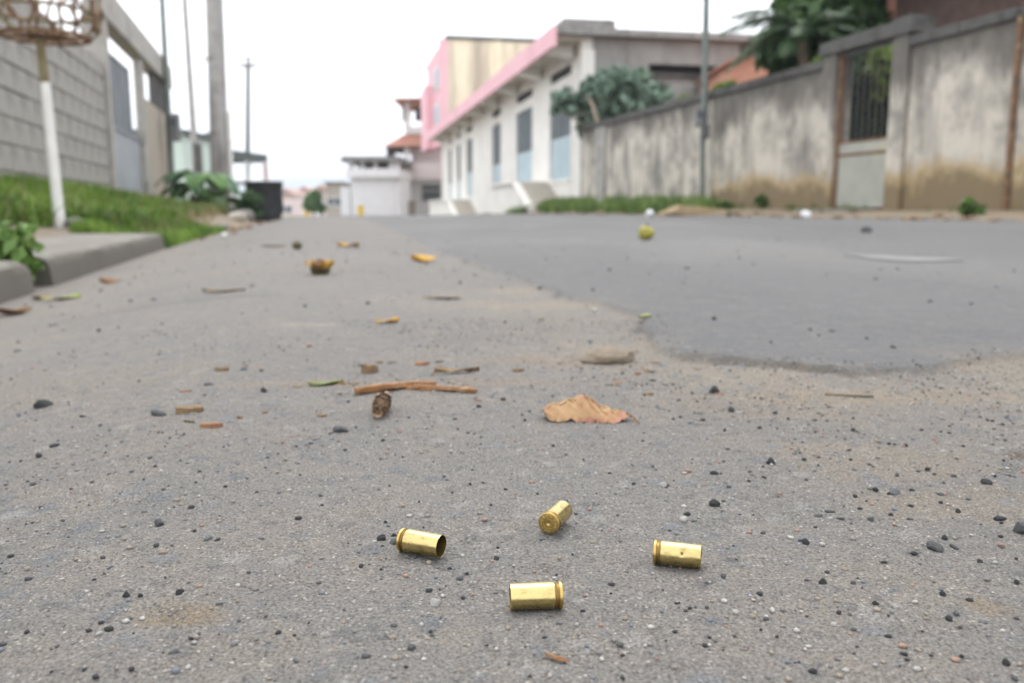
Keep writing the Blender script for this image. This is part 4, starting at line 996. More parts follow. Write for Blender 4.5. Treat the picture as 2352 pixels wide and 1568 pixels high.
# trees
def tree(name, label, px, Y, trunk_h, r0, blobs, n, size, c1, c2, seed, group=None, lean=0, cat='tree'):
    p = at_y(px, 460, Y); z0 = float(Hmac(p.x, Y)) - .05
    t = thing(name, label, cat, W0, (p.x, Y, z0), group)
    rr = random.Random(seed); B = [(at_y(bx, by, Y + dy).x, Y + dy, at_y(bx, by, Y + dy).z, r) for (bx, by, dy, r) in blobs]
    top = Vector((p.x + lean, Y, z0 + trunk_h)); tr = MB().tube([(p.x, Y, z0), (p.x + lean * .4, Y, z0 + trunk_h * .55), tuple(top)], [r0, r0 * .8, r0 * .6], 10)
    for b_ in B:
        e = Vector(b_[:3]); tr.tube([tuple(top - Vector((0, 0, .1))), tuple(top.lerp(e, .5) + Vector((rr.uniform(-.1, .1), 0, .05))), tuple(e)], [r0 * .5, r0 * .3, r0 * .1], 6)
    tr.build('trunk', 'trunk', t, True)
    leaf_cloud('crown', B, n, size, c1=c1, c2=c2, parent=t, seed=seed)
    return t
tree('bush_tree', 'blue green leafy tree leaning over the grey wall at the shop corner', 1395, 21.4, 1.5, .07,
     [(1352, 232, .5, .36), (1400, 212, 0, .46), (1450, 205, .1, .48), (1500, 235, .1, .40), (1380, 268, .2, .34), (1440, 255, 0, .42), (1322, 243, .4, .26), (1294, 226, .3, .22), (1422, 175, .1, .26), (1530, 262, .1, .22), (1362, 196, .3, .24), (1345, 285, .6, .22), (1478, 272, .1, .3), (1276, 252, .2, .12), (1474, 176, .2, .18), (1516, 206, .2, .18), (1560, 280, .1, .14), (1385, 178, .2, .16)], 2500, .10, (.075, .125, .09), (.30, .42, .32), 31)
tree('leafy_tree', 'dense dark green tree standing behind the iron gate', 1960, 14.6, 1.9, .10,
     [(1880, 60, 0, .62), (1940, 40, .4, .70), (1990, 70, .2, .55), (1830, 110, 0, .5), (1900, 130, -.2, .55), (1960, 130, -.3, .55), (1985, 15, .4, .5), (1915, -15, .3, .55), (1960, 190, -.5, .45), (2000, 230, -.6, .40), (1850, 20, .2, .4)], 5600, .13, (.022, .055, .022), (.08, .15, .04), 32)
tree('garden_bush', 'dark bushy shrub filling the view through the gate bars', 1990, 12.9, .5, .05,
     [(1950, 200, 0, .34), (1990, 180, 0, .34), (2025, 200, 0, .34), (1960, 260, -.1, .34), (2010, 265, -.1, .34), (1970, 310, -.2, .32), (2020, 310, -.2, .32), (1990, 350, -.2, .3)], 2600, .09, (.018, .035, .014), (.06, .10, .03), 33, cat='bush')
tree('light_shrub', 'yellow green shrub showing at the right of the gate opening', 2045, 12.3, 1.3, .03,
     [(2030, 150, 0, .20), (2045, 130, 0, .22), (2050, 175, 0, .2), (2030, 200, .1, .16)], 420, .08, (.13, .20, .03), (.26, .33, .06), 34, cat='bush')
tree('light_shrub', 'small light green shrub on top of the whitewashed wall below the dark tree', 1890, 13.0, 1.9, .03,
     [(1885, 165, 0, .18), (1905, 155, 0, .16), (1870, 175, 0, .12)], 260, .07, (.12, .19, .03), (.22, .30, .06), 35, cat='bush')
tree('hedge_plant', 'low green plant peeping over the wall beside the metal pole', 1660, 17.0, 1.8, .02,
     [(1655, 213, 0, .16), (1672, 205, 0, .16), (1575, 238, 0, .13), (1592, 236, 0, .10)], 260, .07, (.08, .15, .03), (.20, .30, .06), 36, cat='bush')
tree('round_tree', 'small round green tree by the road far down the street', 720, 72, 2.2, .12, [(718, 462, 0, .55), (724, 450, 0, .45), (714, 472, .2, .5), (735, 478, 0, .35)], 900, .22, (.05, .13, .03), (.12, .24, .05), 37)
# wooden stake on the wall
qa, qb = at_y(1378, 300, 20.9), at_y(1358, 232, 20.9)
stk = thing('wooden_stake', 'weathered wooden stake leaning up behind the grey wall', 'stake', W0, (qa.x, 20.9, .3))
MB().tube([(qa.x + .08, 20.9, .25), tuple(qa), tuple(qb)], [.055, .05, .045], 8).build('shaft', 'stake_wood', stk, True)
MB().tube([tuple(qb - Vector((.02, 0, .06))), tuple(qb + Vector((-.10, 0, .12)))], [.03, .02], 6).build('branch_stub', 'stake_wood', stk, True)
# palm
pp = at_y(1850, 300, 13.6); pz = float(Hmac(pp.x, 13.6))
pc = at_y(1842, 95, 13.6)
pal = thing('palm_tree', 'dark green palm with arching fronds above the whitewashed wall', 'palm tree', W0, (pp.x, 13.6, pz - .05))
MB().tube([(pp.x, 13.6, pz - .1), (pp.x + .03, 13.6, pz + 1.2), tuple(pc)], [.10, .085, .07], 12).build('trunk', 'trunk', pal, True)
rp = np.random.default_rng(5)
fr_spec = [(170, 1.25, .9), (185, 1.15, .35), (150, 1.1, .5), (205, 1.0, .7), (120, 1.0, .9), (60, 1.1, .8), (20, 1.1, .5), (-20, 1.1, .7), (-60, .9, .6), (-110, .9, .7), (240, 1.0, .4), (165, .9, 1.5), (90, 1.0, 1.4), (10, .95, 1.4), (300, .9, 1.2), (195, 1.2, 1.15)]
for (az, L_, el) in fr_spec:
    a = math.radians(az); d = Vector((math.cos(a), math.sin(a) * .8, 0)); sdv = Vector((-d.y, d.x, 0)).normalized(); pts = []
    for i in range(12):
        f_ = i / 11; pts.append(pc + d * L_ * f_ * math.cos(el * (1 - f_ * .8)) + Vector((0, 0, L_ * (math.sin(el) * f_ * 1.15 - .80 * f_ * f_))))
    vs = []; qs = []; cs = []
    for i in range(46):
        f_ = .1 + .9 * i / 45; k = f_ * 11; i0 = min(10, int(k)); p = pts[i0].lerp(pts[i0 + 1], k - i0); tg = (pts[i0 + 1] - pts[i0]).normalized()
        ll = .34 * (math.sin(math.pi * min(1, .12 + f_ * .88)) ** .6) * L_
        for sgn in (-1, 1):
            dr = (sdv * sgn + tg * .75 + Vector((rp.normal() * .08, rp.normal() * .08, -.15 - .25 * rp.random()))).normalized(); q = p + dr * ll; q.z -= .12 * ll; wv = tg * .013; n0 = len(vs)
            md = p + dr * ll * .5 + Vector((0, 0, .02)); vs += [p - wv * .5, p + wv * .5, md + wv, md - wv, q, q - wv * .2]; qs += [(n0, n0 + 1, n0 + 2, n0 + 3), (n0 + 3, n0 + 2, n0 + 4, n0 + 5)]
            c = .6 + .8 * rp.random(); cs += [(.035 * c, .075 * c, .028 * c)] * 6
    off = Vector(base_of(pal)[0])
    me = fastmesh('frond', [tuple(v - off) for v in vs], qs, np.array(cs)); fo = link('frond', me, 'leafage', pal)
    MB().tube([tuple(p) for p in pts], [.016 - .0012 * i for i in range(12)], 5).build('rachis', 'green_leaf', fo, True)
# weeds at wall foot and litter by the road edge
for k, (px, py, Y, s_, lab) in enumerate(((2225, 492, 8.6, .16, 'small green weed at the road edge before the whitewashed wall'), (1665, 482, 14.2, .14, 'tiny dark weed on the ochre verge near the metal pole'), (1755, 470, 13.6, .2, 'thin green weed against the whitewashed wall'))):
    q = at_y(px, py, Y); z0 = float(Hmac(q.x, Y)); t = thing('weed', lab, 'weed', W0, (q.x, Y, z0))
    MB().tube([(q.x, Y, z0 - .02), (q.x + .01, Y, z0 + s_)], [.006, .003], 5).build('stem', 'green_leaf', t)
    leaf_cloud('leaves', [(q.x, Y, z0 + s_ * .5, s_ * .5), (q.x + s_ * .5, Y, z0 + s_ * .35, s_ * .4)], 120, s_ * .25, c1=(.04, .09, .025), c2=(.14, .24, .05), parent=t, seed=50 + k)
# dry mound on the verge
q = at_y(1590, 485, 13.9); put('earth_mound', rough_stone('mound', .55, (1.05, .5, .26), 8, 3), 'ochre_earth', q.x, q.y, float(Hmac(q.x, q.y)) + .03, -.2, 'low ochre earth mound on the verge beside the metal pole', 'earth mound')
# ================================================================== LITTER ALONG THE ROAD EDGES
def curled_leaf(name, L_, W_, curl, seed, jag=.06):
    rr = np.random.default_rng(seed); m, k = 9, 6; vs = []; fs = []
    for i in range(m + 1):
        f_ = i / m; w_ = W_ * .5 * (math.sin(math.pi * (f_ * .94 + .03)) ** .8) * (1 + jag * rr.normal())
        for j in range(k + 1):
            g_ = j / k * 2 - 1
            vs.append(((f_ - .5) * L_, w_ * g_ + .05 * L_ * math.sin(f_ * 3 + seed), curl * L_ * (.10 * (2 * f_ - 1 + .3 * math.sin(seed)) ** 2 + .13 * abs(g_ + .3 * math.sin(seed * 2.1)) ** 1.5 + .10 * math.sin(f_ * 5 + seed + 2 * g_)) + .02 * L_ * rr.random()))
    n = len(vs); zmin = min(v[2] for v in vs); vs = [(x, y, z - zmin) for x, y, z in vs]; th = L_ * .012
    vs2 = vs + [(x, y, z + th) for x, y, z in vs]
    for i in range(m):
        for j in range(k):
            a = i * (k + 1) + j; q = (a, a + 1, a + k + 2, a + k + 1); fs += [q[::-1], tuple(p + n for p in q)]
    rim = [j for j in range(k + 1)] + [(i + 1) * (k + 1) - 1 for i in range(1, m + 1)] + [m * (k + 1) + j for j in range(k - 1, -1, -1)] + [i * (k + 1) for i in range(m - 1, 0, -1)]
    for a, b in zip(rim, rim[1:] + rim[:1]): fs.append((a, b, b + n, a + n))
    me = bpy.data.meshes.new(name); me.from_pydata(vs2, [], fs); me.polygons.foreach_set('use_smooth', [True] * len(me.polygons)); return me
def leaf_thing(px, py, L_, W_, curl, mat, rz, label, seed, group=None):
    x, y = ground_px(px, py); t = thing('fallen_leaf', label, 'leaf', W0, (x, y, float(Hfull(x, y)) + .0005), group); t.rotation_euler = (0, 0, rz)
    me = curled_leaf('blade', L_, W_, curl, seed); link('blade', me, mat, t)
    MB.build(MB().tube([(x - L_ * .5, y, float(Hfull(x, y)) + .002 + curl * L_ * .25), (x, y, float(Hfull(x, y)) + .001 + L_ * .02), (x + L_ * .3, y, float(Hfull(x, y)) + .002 + L_ * .05)], [min(L_ * .018, W_ * .10), min(L_ * .014, W_ * .08), W_ * .03], 5), 'midrib', 'leaf_vein', t)
    return t
leaf_thing(140, 690, .085, .045, .35, 'pale_green_leaf', .3, 'fresh light green leaf lying in the channel by the kerb', 1)
leaf_thing(30, 724, .075, .042, .5, 'brown_leaf', .2, 'brown orange leaf in the channel beside the rounded kerb stone', 2)
leaf_thing(95, 688, .05, .03, .5, 'chip_brown', 1.2, 'dull brown leaf next to the fresh green leaf by the kerb', 3)
leaf_thing(255, 650, .06, .03, .6, 'brown_leaf', .6, 'dark brown curled leaf below the long kerb stone', 4)
leaf_thing(515, 670, .075, .03, .12, 'dark_fruit', .1, 'flat dark leaf lying on the old asphalt', 5)
leaf_thing(749, 881, .030, .012, .25, 'green_leaf', .45, 'small bright green leaf beside the bark sticks', 6)
leaf_thing(890, 741, .030, .016, .5, 'yellow_petal', .3, 'small yellow brown leaf on the old asphalt beyond the sticks', 7)
leaf_thing(1480, 741, .026, .016, .4, 'pale_green_leaf', .9, 'small pale yellow green leaf at the corner of the new asphalt', 8)
leaf_thing(630, 566, .10, .05, .1, 'dark_fruit', .1, 'flat grey green leaf on the road before the rubber tub', 9)
leaf_thing(975, 602, .075, .045, .7, 'yellow_petal', .2, 'curled yellow orange leaf lying beyond the crumpled blossom', 10)
leaf_thing(800, 569, .09, .05, .6, 'yellow_petal', -.4, 'ochre leaf far along the old asphalt', 11)
leaf_thing(1050, 859, .040, .008, .35, 'chip_brown', .1, 'narrow curled brown leaf behind the bark sticks', 12)
leaf_thing(1950, 911, .036, .0018, .05, 'dark_fruit', -.2, 'thin dry grass blade lying on dusty asphalt near the new layer', 13)
leaf_thing(1015, 688, .07, .005, .1, 'dark_fruit', -.3, 'thin dark twig-like leaf lying on old asphalt', 14)
leaf_thing(1278, 1510, .0095, .0022, .2, 'brown_leaf', -.5, 'tiny red brown leaf shred on the asphalt before the casings', 15)
# edge litter, many leaves
rr_ = random.Random(3); lit = [curled_leaf('litter_leaf', .11, .06, .5, 40 + k) for k in range(4)]
for m_, c_ in zip(lit, ('brown_leaf', 'chip_orange', 'brown_leaf', 'yellow_petal')): m_.materials.append(MATS[c_])
LC = ('narrow brown', 'orange', 'ragged brown', 'yellow')
for k in range(120):
    u = rr_.uniform(5.0, 22); v = RIGHT_EDGE + rr_.gauss(-.02, .09)
    p = ST.wld(v, u); o_k = rr_.randrange(4); o = put('dead_leaf', lit[o_k], None, p.x, p.y, float(Hfull(p.x, p.y)), rr_.uniform(0, 6.28), 'dry %s leaf in the litter %s' % (LC[o_k], 'before the grassy verge' if u > 15 else 'before the wall stretch by the metal pole' if u > u_gl + .5 else 'below the iron gate' if u > u_gr - .5 else 'before the wall past the iron gate'), 'leaf', 'dead leaves along the right road edge'); o.scale = (rr_.uniform(.7, 1.3),) * 3
for k in range(46):
    u = rr_.uniform(6.0, 12.5); v = float(left_edge(u)) + rr_.gauss(-.02, .08)
    p = ST.wld(v, u); o_k = rr_.randrange(4); o = put('dead_leaf', lit[o_k], None, p.x, p.y, float(Hfull(p.x, p.y)), rr_.uniform(0, 6.28), 'small dry %s leaf in the litter %s' % (LC[o_k], 'beside the spilling grass' if u < 8.5 else 'leading up to the rubber tub'), 'leaf', 'dead leaves along the left road edge'); o.scale = (rr_.uniform(.4, .8),) * 3
# crumpled scraps of white paper
def scrap(px, py, r, label, seed):
    x, y = ground_px(px, py); me = rough_stone('scrap', r, (1, .9, .8), seed, 2, .9); put('paper_scrap', me, 'white_paper', x, y, float(Hfull(x, y)) + r * .55, seed, label, 'paper')
scrap(1492, 499, .075, 'crumpled white paper scrap at the road edge near the grass', 1)
scrap(1850, 502, .07, 'crumpled white paper scrap below the iron gate', 2)
scrap(515, 545, .024, 'crumpled pale paper scrap at the edge of the spilling grass', 3)
# fallen fruit and blossom
def fruit(px, py, r, mat, label, seed, name='fruit'):
    x, y = ground_px(px, py); z0 = float(Hfull(x, y)); t = thing(name, label, 'fruit', W0, (x, y, z0))
    rr = np.random.default_rng(seed); bm = bmesh.new(); bmesh.ops.create_icosphere(bm, subdivisions=3, radius=r)
    for v in bm.verts:
        c = v.co.normalized(); v.co *= 1 + .10 * math.sin(3 * c.x + seed) * math.cos(2.5 * c.y) - .12 * max(0, c.z - .8) / .2
        v.co.z *= .92
    me = bpy.data.meshes.new('flesh'); bm.to_mesh(me); bm.free()
    for v in me.vertices: v.co.z += r * .86
    link('flesh', me, mat, t, True)
    MB().lathe_z([(r * .02, 0), (r * .26, .02 * r), (r * .34, .12 * r), (r * .12, .2 * r), (r * .08, .42 * r), (0, .44 * r)], (x, y, z0 + r * 1.60), 9).build('calyx', 'dark_fruit', t, True)
fruit(1485, 555, .037, 'green_fruit', 'round yellow green fruit lying on the new asphalt', 3)
fruit(683, 572, .017, 'dark_fruit', 'small dark round fruit on the old asphalt beyond the blossom', 4)
x, y = ground_px(736, 630); z0 = float(Hfull(x, y)); t = thing('blossom', 'crumpled orange yellow blossom lying on the old asphalt', 'blossom', W0, (x, y, z0))
MB().lathe_z([(0, 0), (.018, .001), (.024, .012), (.018, .024), (0, .026)], (x, y, z0), 12).build('heart', 'dark_fruit', t, True)
for k in range(7):
    a = 2 * math.pi * k / 7; me = curled_leaf('petal', .042, .034, .7, 70 + k); o = link('petal', me, ('yellow_petal', 'yellow_petal', 'brown_leaf')[k % 3], t)
    o.location = (.020 * math.cos(a), .020 * math.sin(a), .012); o.rotation_euler = (.2 * math.sin(k * 2.2), -.75 + .3 * math.sin(k * 1.7), a)

# ================================================================== NEAR LITTER: dry leaf, cone, sticks, chips
def dry_leaf():
    x0, y0 = ground_px(1347, 968); z0 = float(Hfull(x0, y0))
    t = thing('dry_leaf', 'arched dry orange leaf with torn edge lying on the asphalt', 'leaf', W0, (x0, y0, z0))
    s = 2000 / .60                                   # px per metre at the leaf
    sil = [(1248, 938), (1262, 930), (1290, 926), (1312, 922), (1328, 912), (1342, 907), (1352, 911), (1366, 926), (1385, 938), (1405, 946), (1425, 950), (1441, 951)]
    bot = [(1250, 948), (1262, 964), (1290, 966), (1300, 962), (1312, 957), (1324, 966), (1345, 968), (1370, 972), (1395, 974), (1415, 968), (1432, 962), (1441, 956)]
    nx_, ny_ = 44, 22; vs = []; fs = []; rr = np.random.default_rng(3)
    xa = [p[0] for p in sil]; ya = [p[1] for p in sil]; xb = [p[0] for p in bot]; yb = [p[1] for p in bot]
    for i in range(nx_ + 1):
        px = 1248 + 193 * i / nx_; X = (px - 1347) / s; top = (970 - np.interp(px, xa, ya)) / s * .85; lo = max(0, (970 - np.interp(px, xb, yb)) / s * .9)
        e = 1 - .10 * math.sin(5.1 * i / nx_ * 3) * .6
        edge = math.sin(math.pi * min(1, max(0, (i + .6) / (nx_ + 1.2)))) ** .35
        for j in range(ny_ + 1):
            g_ = j / ny_; dpt = (-.006 + .036 * g_) * edge * e + .0012 * rr.normal() * (g_ in (0, 1))
            a = min(1, g_ / .45)
            prof = lo + (top - lo) * (math.sin(a * math.pi / 2) ** .8 if g_ < .45 else 1 - .95 * ((g_ - .45) / .55) ** 1.5)
            z = max(prof, .0003) + .0011 * math.sin(i * .9 + j * .3) * math.sin(g_ * math.pi) + .0005 * rr.normal() * math.sin(g_ * math.pi)
            vs.append((X + .0012 * math.sin(j * .8), dpt, max(z, .0002)))
    n = len(vs); th = .00035; vs2 = vs + [(x, y + th * .6, z - th) if z > .0008 else (x, y + th * .6, z + th) for x, y, z in vs]
    for i in range(nx_):
        for j in range(ny_):
            a = i * (ny_ + 1) + j; q = (a, a + 1, a + ny_ + 2, a + ny_ + 1); fs += [q, tuple(p + n for p in q)[::-1]]
    me = bpy.data.meshes.new('blade'); me.from_pydata(vs2, [], fs); link('blade', me, 'dry_leaf', t, True)
    def pt(i, j): v = vs[i * (ny_ + 1) + j]; return (v[0] + x0, v[1] + y0 - .0003, v[2] + z0 + .0003)
    MB().tube([pt(2, 9)] + [pt(i, 9) for i in range(5, 42, 4)], [.0007] * 6 + [.0005] * 5, 5).build('midrib', 'leaf_vein', t, True)
    for k, (i0, j0, i1, j1) in enumerate(((12, 9, 16, 3), (18, 9, 23, 2), (24, 9, 29, 3), (30, 9, 34, 4), (14, 9, 18, 15), (22, 9, 26, 15))):
        MB().tube([pt(i0, j0), pt((i0 + i1) // 2, (j0 + j1) // 2), pt(i1, j1)], [.0005, .0004, .0002], 4).build('side_vein', 'leaf_vein', t, True)
    a = pt(43, 9); MB().tube([a, (a[0] + .004, a[1] - .006, z0 + .004), (a[0] + .007, a[1] - .013, z0 + .0012)], [.0007, .0007, .0006], 6).build('stalk', 'brown_leaf', t, True)
dry_leaf()
def cone():
    a = Vector((*ground_px(868, 966), 0)); b = Vector((*ground_px(905, 905), 0)); d = (b - a); d.z = 0; L_ = .040; d.normalize()
    a.z = float(Hfull(a.x, a.y)); t = thing('seed_cone', 'small brown scaly seed cone lying beside the bark sticks', 'cone', W0, tuple(a))
    R_ = .0062; ax = []; rad = []
    for i in range(9):
        f_ = i / 8; ax.append(a + d * L_ * f_ + Vector((0, 0, R_ * .9 + .002 * f_))); rad.append(R_ * float(np.interp(f_, [0, .12, .35, .6, .85, 1], [.22, .48, .82, .95, .72, .42])))
    MB().tube([tuple(p) for p in ax], rad, 12).build('core', 'cone_scale', t, True)
    sdv = Vector((-d.y, d.x, 0)); up = Vector((0, 0, 1)); k = 0
    for i in range(13):
        f_ = (i + .4) / 13; c = a + d * L_ * f_ + Vector((0, 0, R_ * .9 + .002 * f_)); r = float(np.interp(f_, [q / 8 for q in range(9)], rad))
        for j in range(8):
            an = 2 * math.pi * (j + .5 * (i % 2)) / 8; o = sdv * math.cos(an) + up * math.sin(an); tn = d.cross(o)
            if o.z * r + R_ * .9 < -.0004: continue
            p = c + o * r * .92; s_ = .0017 * (.7 + .5 * random.random())
            tip = p - d * s_ * 1.5 + o * s_ * .75
            mb = MB().add([p + tn * s_, p - tn * s_, p + o * s_ * .5 + d * s_ * .5, tip + tn * s_ * .45, tip - tn * s_ * .45, tip + o * s_ * .35], [(0, 2, 1), (0, 1, 4, 3), (0, 3, 5, 2), (1, 2, 5, 4), (3, 4, 5)])
            mb.build('scale', 'cone_tip' if (random.random() < .35 + .5 * (f_ < .3)) else 'cone_scale', t)
    MB().tube([tuple(ax[-1]), tuple(ax[-1] + d * .006 + Vector((0, 0, .002)))], [.0028, .0015], 7).build('stalk', 'cone_tip', t, True)
cone()
def stick(p0, p1, r, mat, label, seed, flat=.6, bend=.002):
    a = Vector((*ground_px(*p0), 0)); b = Vector((*ground_px(*p1), 0)); m = (a + b) / 2; z0 = float(Hfull(m.x, m.y)); t = thing('bark_stick', label, 'stick', W0, (m.x, m.y, z0))
    rr = np.random.default_rng(seed); d = (b - a).normalized(); sdv = Vector((-d.y, d.x, 0)); n = 16; k = 8; vs = []; fs = []
    for i in range(n + 1):
        f_ = i / n; c = a.lerp(b, f_); c.z = z0 + r * flat * .85 + bend * math.sin(f_ * 3.1); rw = r * (.55 + .45 * min(1, 4 * f_ + .3, 4 * (1 - f_) + .4)) * (1 + .16 * rr.normal())
        for j in range(k):
            an = 2 * math.pi * j / k; q = (abs(math.cos(an)) ** .7 * math.copysign(1, math.cos(an)), abs(math.sin(an)) ** .7 * math.copysign(1, math.sin(an))); e = 1 + .2 * rr.normal()
            vs.append(c + sdv * q[0] * rw * e + Vector((0, 0, q[1] * rw * flat * e)) + (d * rr.normal() * r * .5 if i in (0, n) else Vector()))
    fs = [(i * k + j, i * k + (j + 1) % k, (i + 1) * k + (j + 1) % k, (i + 1) * k + j) for i in range(n) for j in range(k)] + [tuple(range(k)), tuple(range(n * k, n * k + k))[::-1]]
    MB().add(vs, fs).build('wood', mat, t, True)
    vs2 = []
    for i in range(3, n - 2):
        f_ = i / n; c = a.lerp(b, f_); c.z = z0 + r * flat * 1.75 + bend * math.sin(f_ * 3.1); vs2 += [c - sdv * r * .45, c + sdv * r * .3, c + sdv * r * .3 + Vector((0, 0, .0005)), c - sdv * r * .45 + Vector((0, 0, .0005))]
    m_ = len(vs2) // 4; MB().add(vs2, [(i * 4 + j, i * 4 + (j + 1) % 4, (i + 1) * 4 + (j + 1) % 4, (i + 1) * 4 + j) for i in range(m_ - 1) for j in range(4)] + [(0, 1, 2, 3), tuple(range(m_ * 4 - 4, m_ * 4))]).build('bark_strip', 'bark_inner', t, True)
stick((816, 904), (1000, 888), .0042, 'bark_stick', 'longer reddish brown bark stick lying behind the seed cone', 1, .7, .0004)
stick((905, 893), (1094, 903), .0030, 'bark_stick', 'thin split bark stick with frayed end crossing the longer one', 2, .6, .0002)
def chip(px, py, l, w_, h_, mat, rz, label, seed, group=None):
    x, y = ground_px(px, py); rr = np.random.default_rng(seed); n = 9; P = []
    for i in range(n):
        a = 2 * math.pi * i / n; k = 1 + .18 * rr.normal(); P.append((l / 2 * math.cos(a) * k, w_ / 2 * math.sin(a) * k))
    vs = [(p[0], p[1], .0) for p in P] + [(p[0] * .95, p[1] * .9, h_ * (.8 + .4 * rr.random())) for p in P] + [(0, 0, h_ * 1.15)]
    fs = [tuple(range(n))[::-1]] + [(i, (i + 1) % n, n + (i + 1) % n, n + i) for i in range(n)] + [(n + i, n + (i + 1) % n, 2 * n) for i in range(n)]
    me = bpy.data.meshes.new('chip'); me.from_pydata(vs, [], fs); put('bark_chip', me, mat, x, y, float(Hfull(x, y)) - .0003, rz, label, 'bark chip', group)
chip(436, 948, .019, .008, .0045, 'chip_brown', .15, 'brown bark chip next to the large dark pebble', 1)
chip(488, 978, .014, .008, .0028, 'chip_orange', .1, 'orange bark chip in front of the brown one', 2)
chip(845, 855, .014, .010, .0075, 'chip_brown', .3, 'lumpy tan bark chip behind the bark sticks', 3)
chip(740, 955, .008, .004, .0015, 'chip_brown', .1, 'small flat brown chip left of the seed cone', 4)
chip(512, 852, .012, .008, .003, 'chip_brown', .4, 'dull tan chip on the asphalt beyond the large dark pebble', 5)
chip(970, 838, .012, .007, .003, 'chip_orange', .4, 'small ochre chip beyond the bark sticks', 6)
chip(1190, 855, .012, .006, .0025, 'chip_brown', .2, 'pale ochre chip between the sticks and the flat stone', 7)
rc = random.Random(9)
for k in range(34):                                  # crumbs of bark around the sticks and along the dust line
    px = rc.choice([rc.gauss(950, 110), rc.gauss(1350, 120), rc.uniform(380, 1700)]); py = rc.uniform(832, 925) if px > 700 else rc.uniform(840, 985)
    near = 'around the bark sticks' if 780 < px < 1130 else 'around the half buried flat stone' if 1130 <= px < 1550 else 'along the dusty line beyond the bark chips' if px < 780 else 'on the dust near the new asphalt edge'
    chip(px, py, rc.uniform(.004, .010), rc.uniform(.0018, .004), rc.uniform(.0008, .002), rc.choice(['chip_brown', 'chip_brown', 'chip_orange', 'dark_fruit']), rc.uniform(-.6, .6), 'crumb of bark ' + near, 200 + k, 'bark crumbs on the road')
# flat stone
x, y = ground_px(1395, 826); put('flat_stone', rough_stone('flat_stone', .034, (1.0, .8, .30), 15, 3, .2), 'flat_tan', x, y, float(Hfull(x, y)) + .004, .1, 'flat tan stone half buried at the edge of the new asphalt', 'stone')

# ================================================================== PEBBLES
PEB = {}
for ci, cn in enumerate(('black', 'charcoal', 'grey', 'white', 'pink', 'tan', 'slate')):
    PEB[cn] = []
    for k in range(5):
        sq = ((1, .8, .75), (1.2, .8, .6), (.9, .9, .85), (1.35, .7, .55), (1, 1, .6))[k]
        me = rough_stone('pebble', 1.0, sq, 100 + ci * 7 + k, 2, .35); me.materials.append(MATS['pebble_' + cn])
        me.polygons.foreach_set('use_smooth', [k == 4] * len(me.polygons)); PEB[cn].append((me, sq[2]))
LAB = {'black': 'small black stone chip lying loose on the asphalt', 'charcoal': 'small charcoal grey stone chip lying loose on the asphalt', 'grey': 'small mid grey stone chip lying loose on the asphalt',
       'white': 'small whitish stone chip lying loose on the asphalt', 'pink': 'small pinkish orange stone chip lying loose on the asphalt', 'tan': 'small tan stone chip lying loose on the asphalt', 'slate': 'small slate blue stone chip lying loose on the asphalt'}
ANCH = [((1230, 1396), 'close to the broadside casing'), ((970, 1272), 'close to the open-mouthed casing'), ((1555, 1298), 'close to the dented casing'), ((1280, 1215), 'close to the casing with the stamped head'), ((1347, 968), 'near the arched dry leaf'), ((885, 935), 'near the seed cone'), ((950, 890), 'near the bark sticks'),
        ((1395, 826), 'near the half buried flat stone'), ((405, 1418), 'near the ochre stain on the asphalt'), ((2335, 1045), 'near the dark brown damp stain'), ((2147, 1250), 'near the largest speckled pebble'), ((1000, 1378), 'beside the large white pebble'), ((365, 1195), 'near the lone speckled pebble'),
        ((420, 950), 'near the brown and orange bark chips'), ((100, 925), 'on the old asphalt towards the kerb'), ((1640, 893), 'near the triangular black pebble'), ((1770, 1053), 'near the upright black pebble'), ((1950, 930), 'on the dust below the new asphalt edge'), ((1900, 740), 'on the new asphalt layer'), ((2275, 1392), 'near the pale brown patch of asphalt'), ((1278, 1510), 'near the red brown leaf shred')]
ANCH = [(ground_px(*a), t_) for a, t_ in ANCH]
def pebble(px, py, dpx, cn, label=None, k=None, rs=random.Random(5)):
    x, y = ground_px(px, py + dpx * .25); z = float(Hfull(x, y)); dist = math.hypot(math.hypot(x, y), CAMH)
    r = dpx / 2 / F * dist * .98; me, sq = PEB[cn][rs.randrange(5) if k is None else k]
    o = bpy.data.objects.new('pebble', me); C.objects.link(o); o.scale = (r, r, r); o.location = (x, y, z + r * sq * .36); o.rotation_euler = (rs.uniform(-.15, .15), rs.uniform(-.15, .15), rs.uniform(0, 6.28))
    if not label:
        wh = min((math.hypot(x - a[0], y - a[1]) / (.3 + a[1]), t_) for a, t_ in ANCH)[1]
        sz = 'tiny' if r < .0011 else 'small' if r < .0019 else 'chunky'
        lb_ = '%s %s stone chip %s' % (sz, {'white': 'whitish', 'pink': 'pinkish orange', 'charcoal': 'charcoal grey', 'grey': 'mid grey', 'slate': 'slate blue'}.get(cn, cn), wh)
        setp(o, lb_, 'pebble', cn + ' stone chips on the road')
    else: setp(o, label, 'pebble')
    return o
pebble(365, 1195, 30, 'charcoal', 'large speckled dark pebble on the open asphalt with none of its size beside it', 0)
pebble(362, 946, 36, 'charcoal', 'large blue black pebble beside the brown bark chip', 3)
pebble(782, 980, 36, 'charcoal', 'large dark angular pebble in front of the seed cone', 1)
pebble(100, 925, 38, 'black', 'large dark pebble on the old asphalt towards the kerb', 1)
pebble(877, 1233, 25, 'black', 'black pebble touching the casing with the open mouth side by side with a slate chip', 0)
pebble(905, 1240, 24, 'charcoal', 'dark slate chip right behind the head of the open-mouthed casing', 1)
pebble(2147, 1250, 38, 'charcoal', 'largest speckled grey pebble among the stones on the dusty asphalt', 1)
pebble(2348, 1211, 46, 'charcoal', 'big rounded dark pebble at the dusty edge past the speckled grey pebble', 2)
pebble(1640, 1150, 30, 'black', 'black angular pebble behind the dented casing', 0)
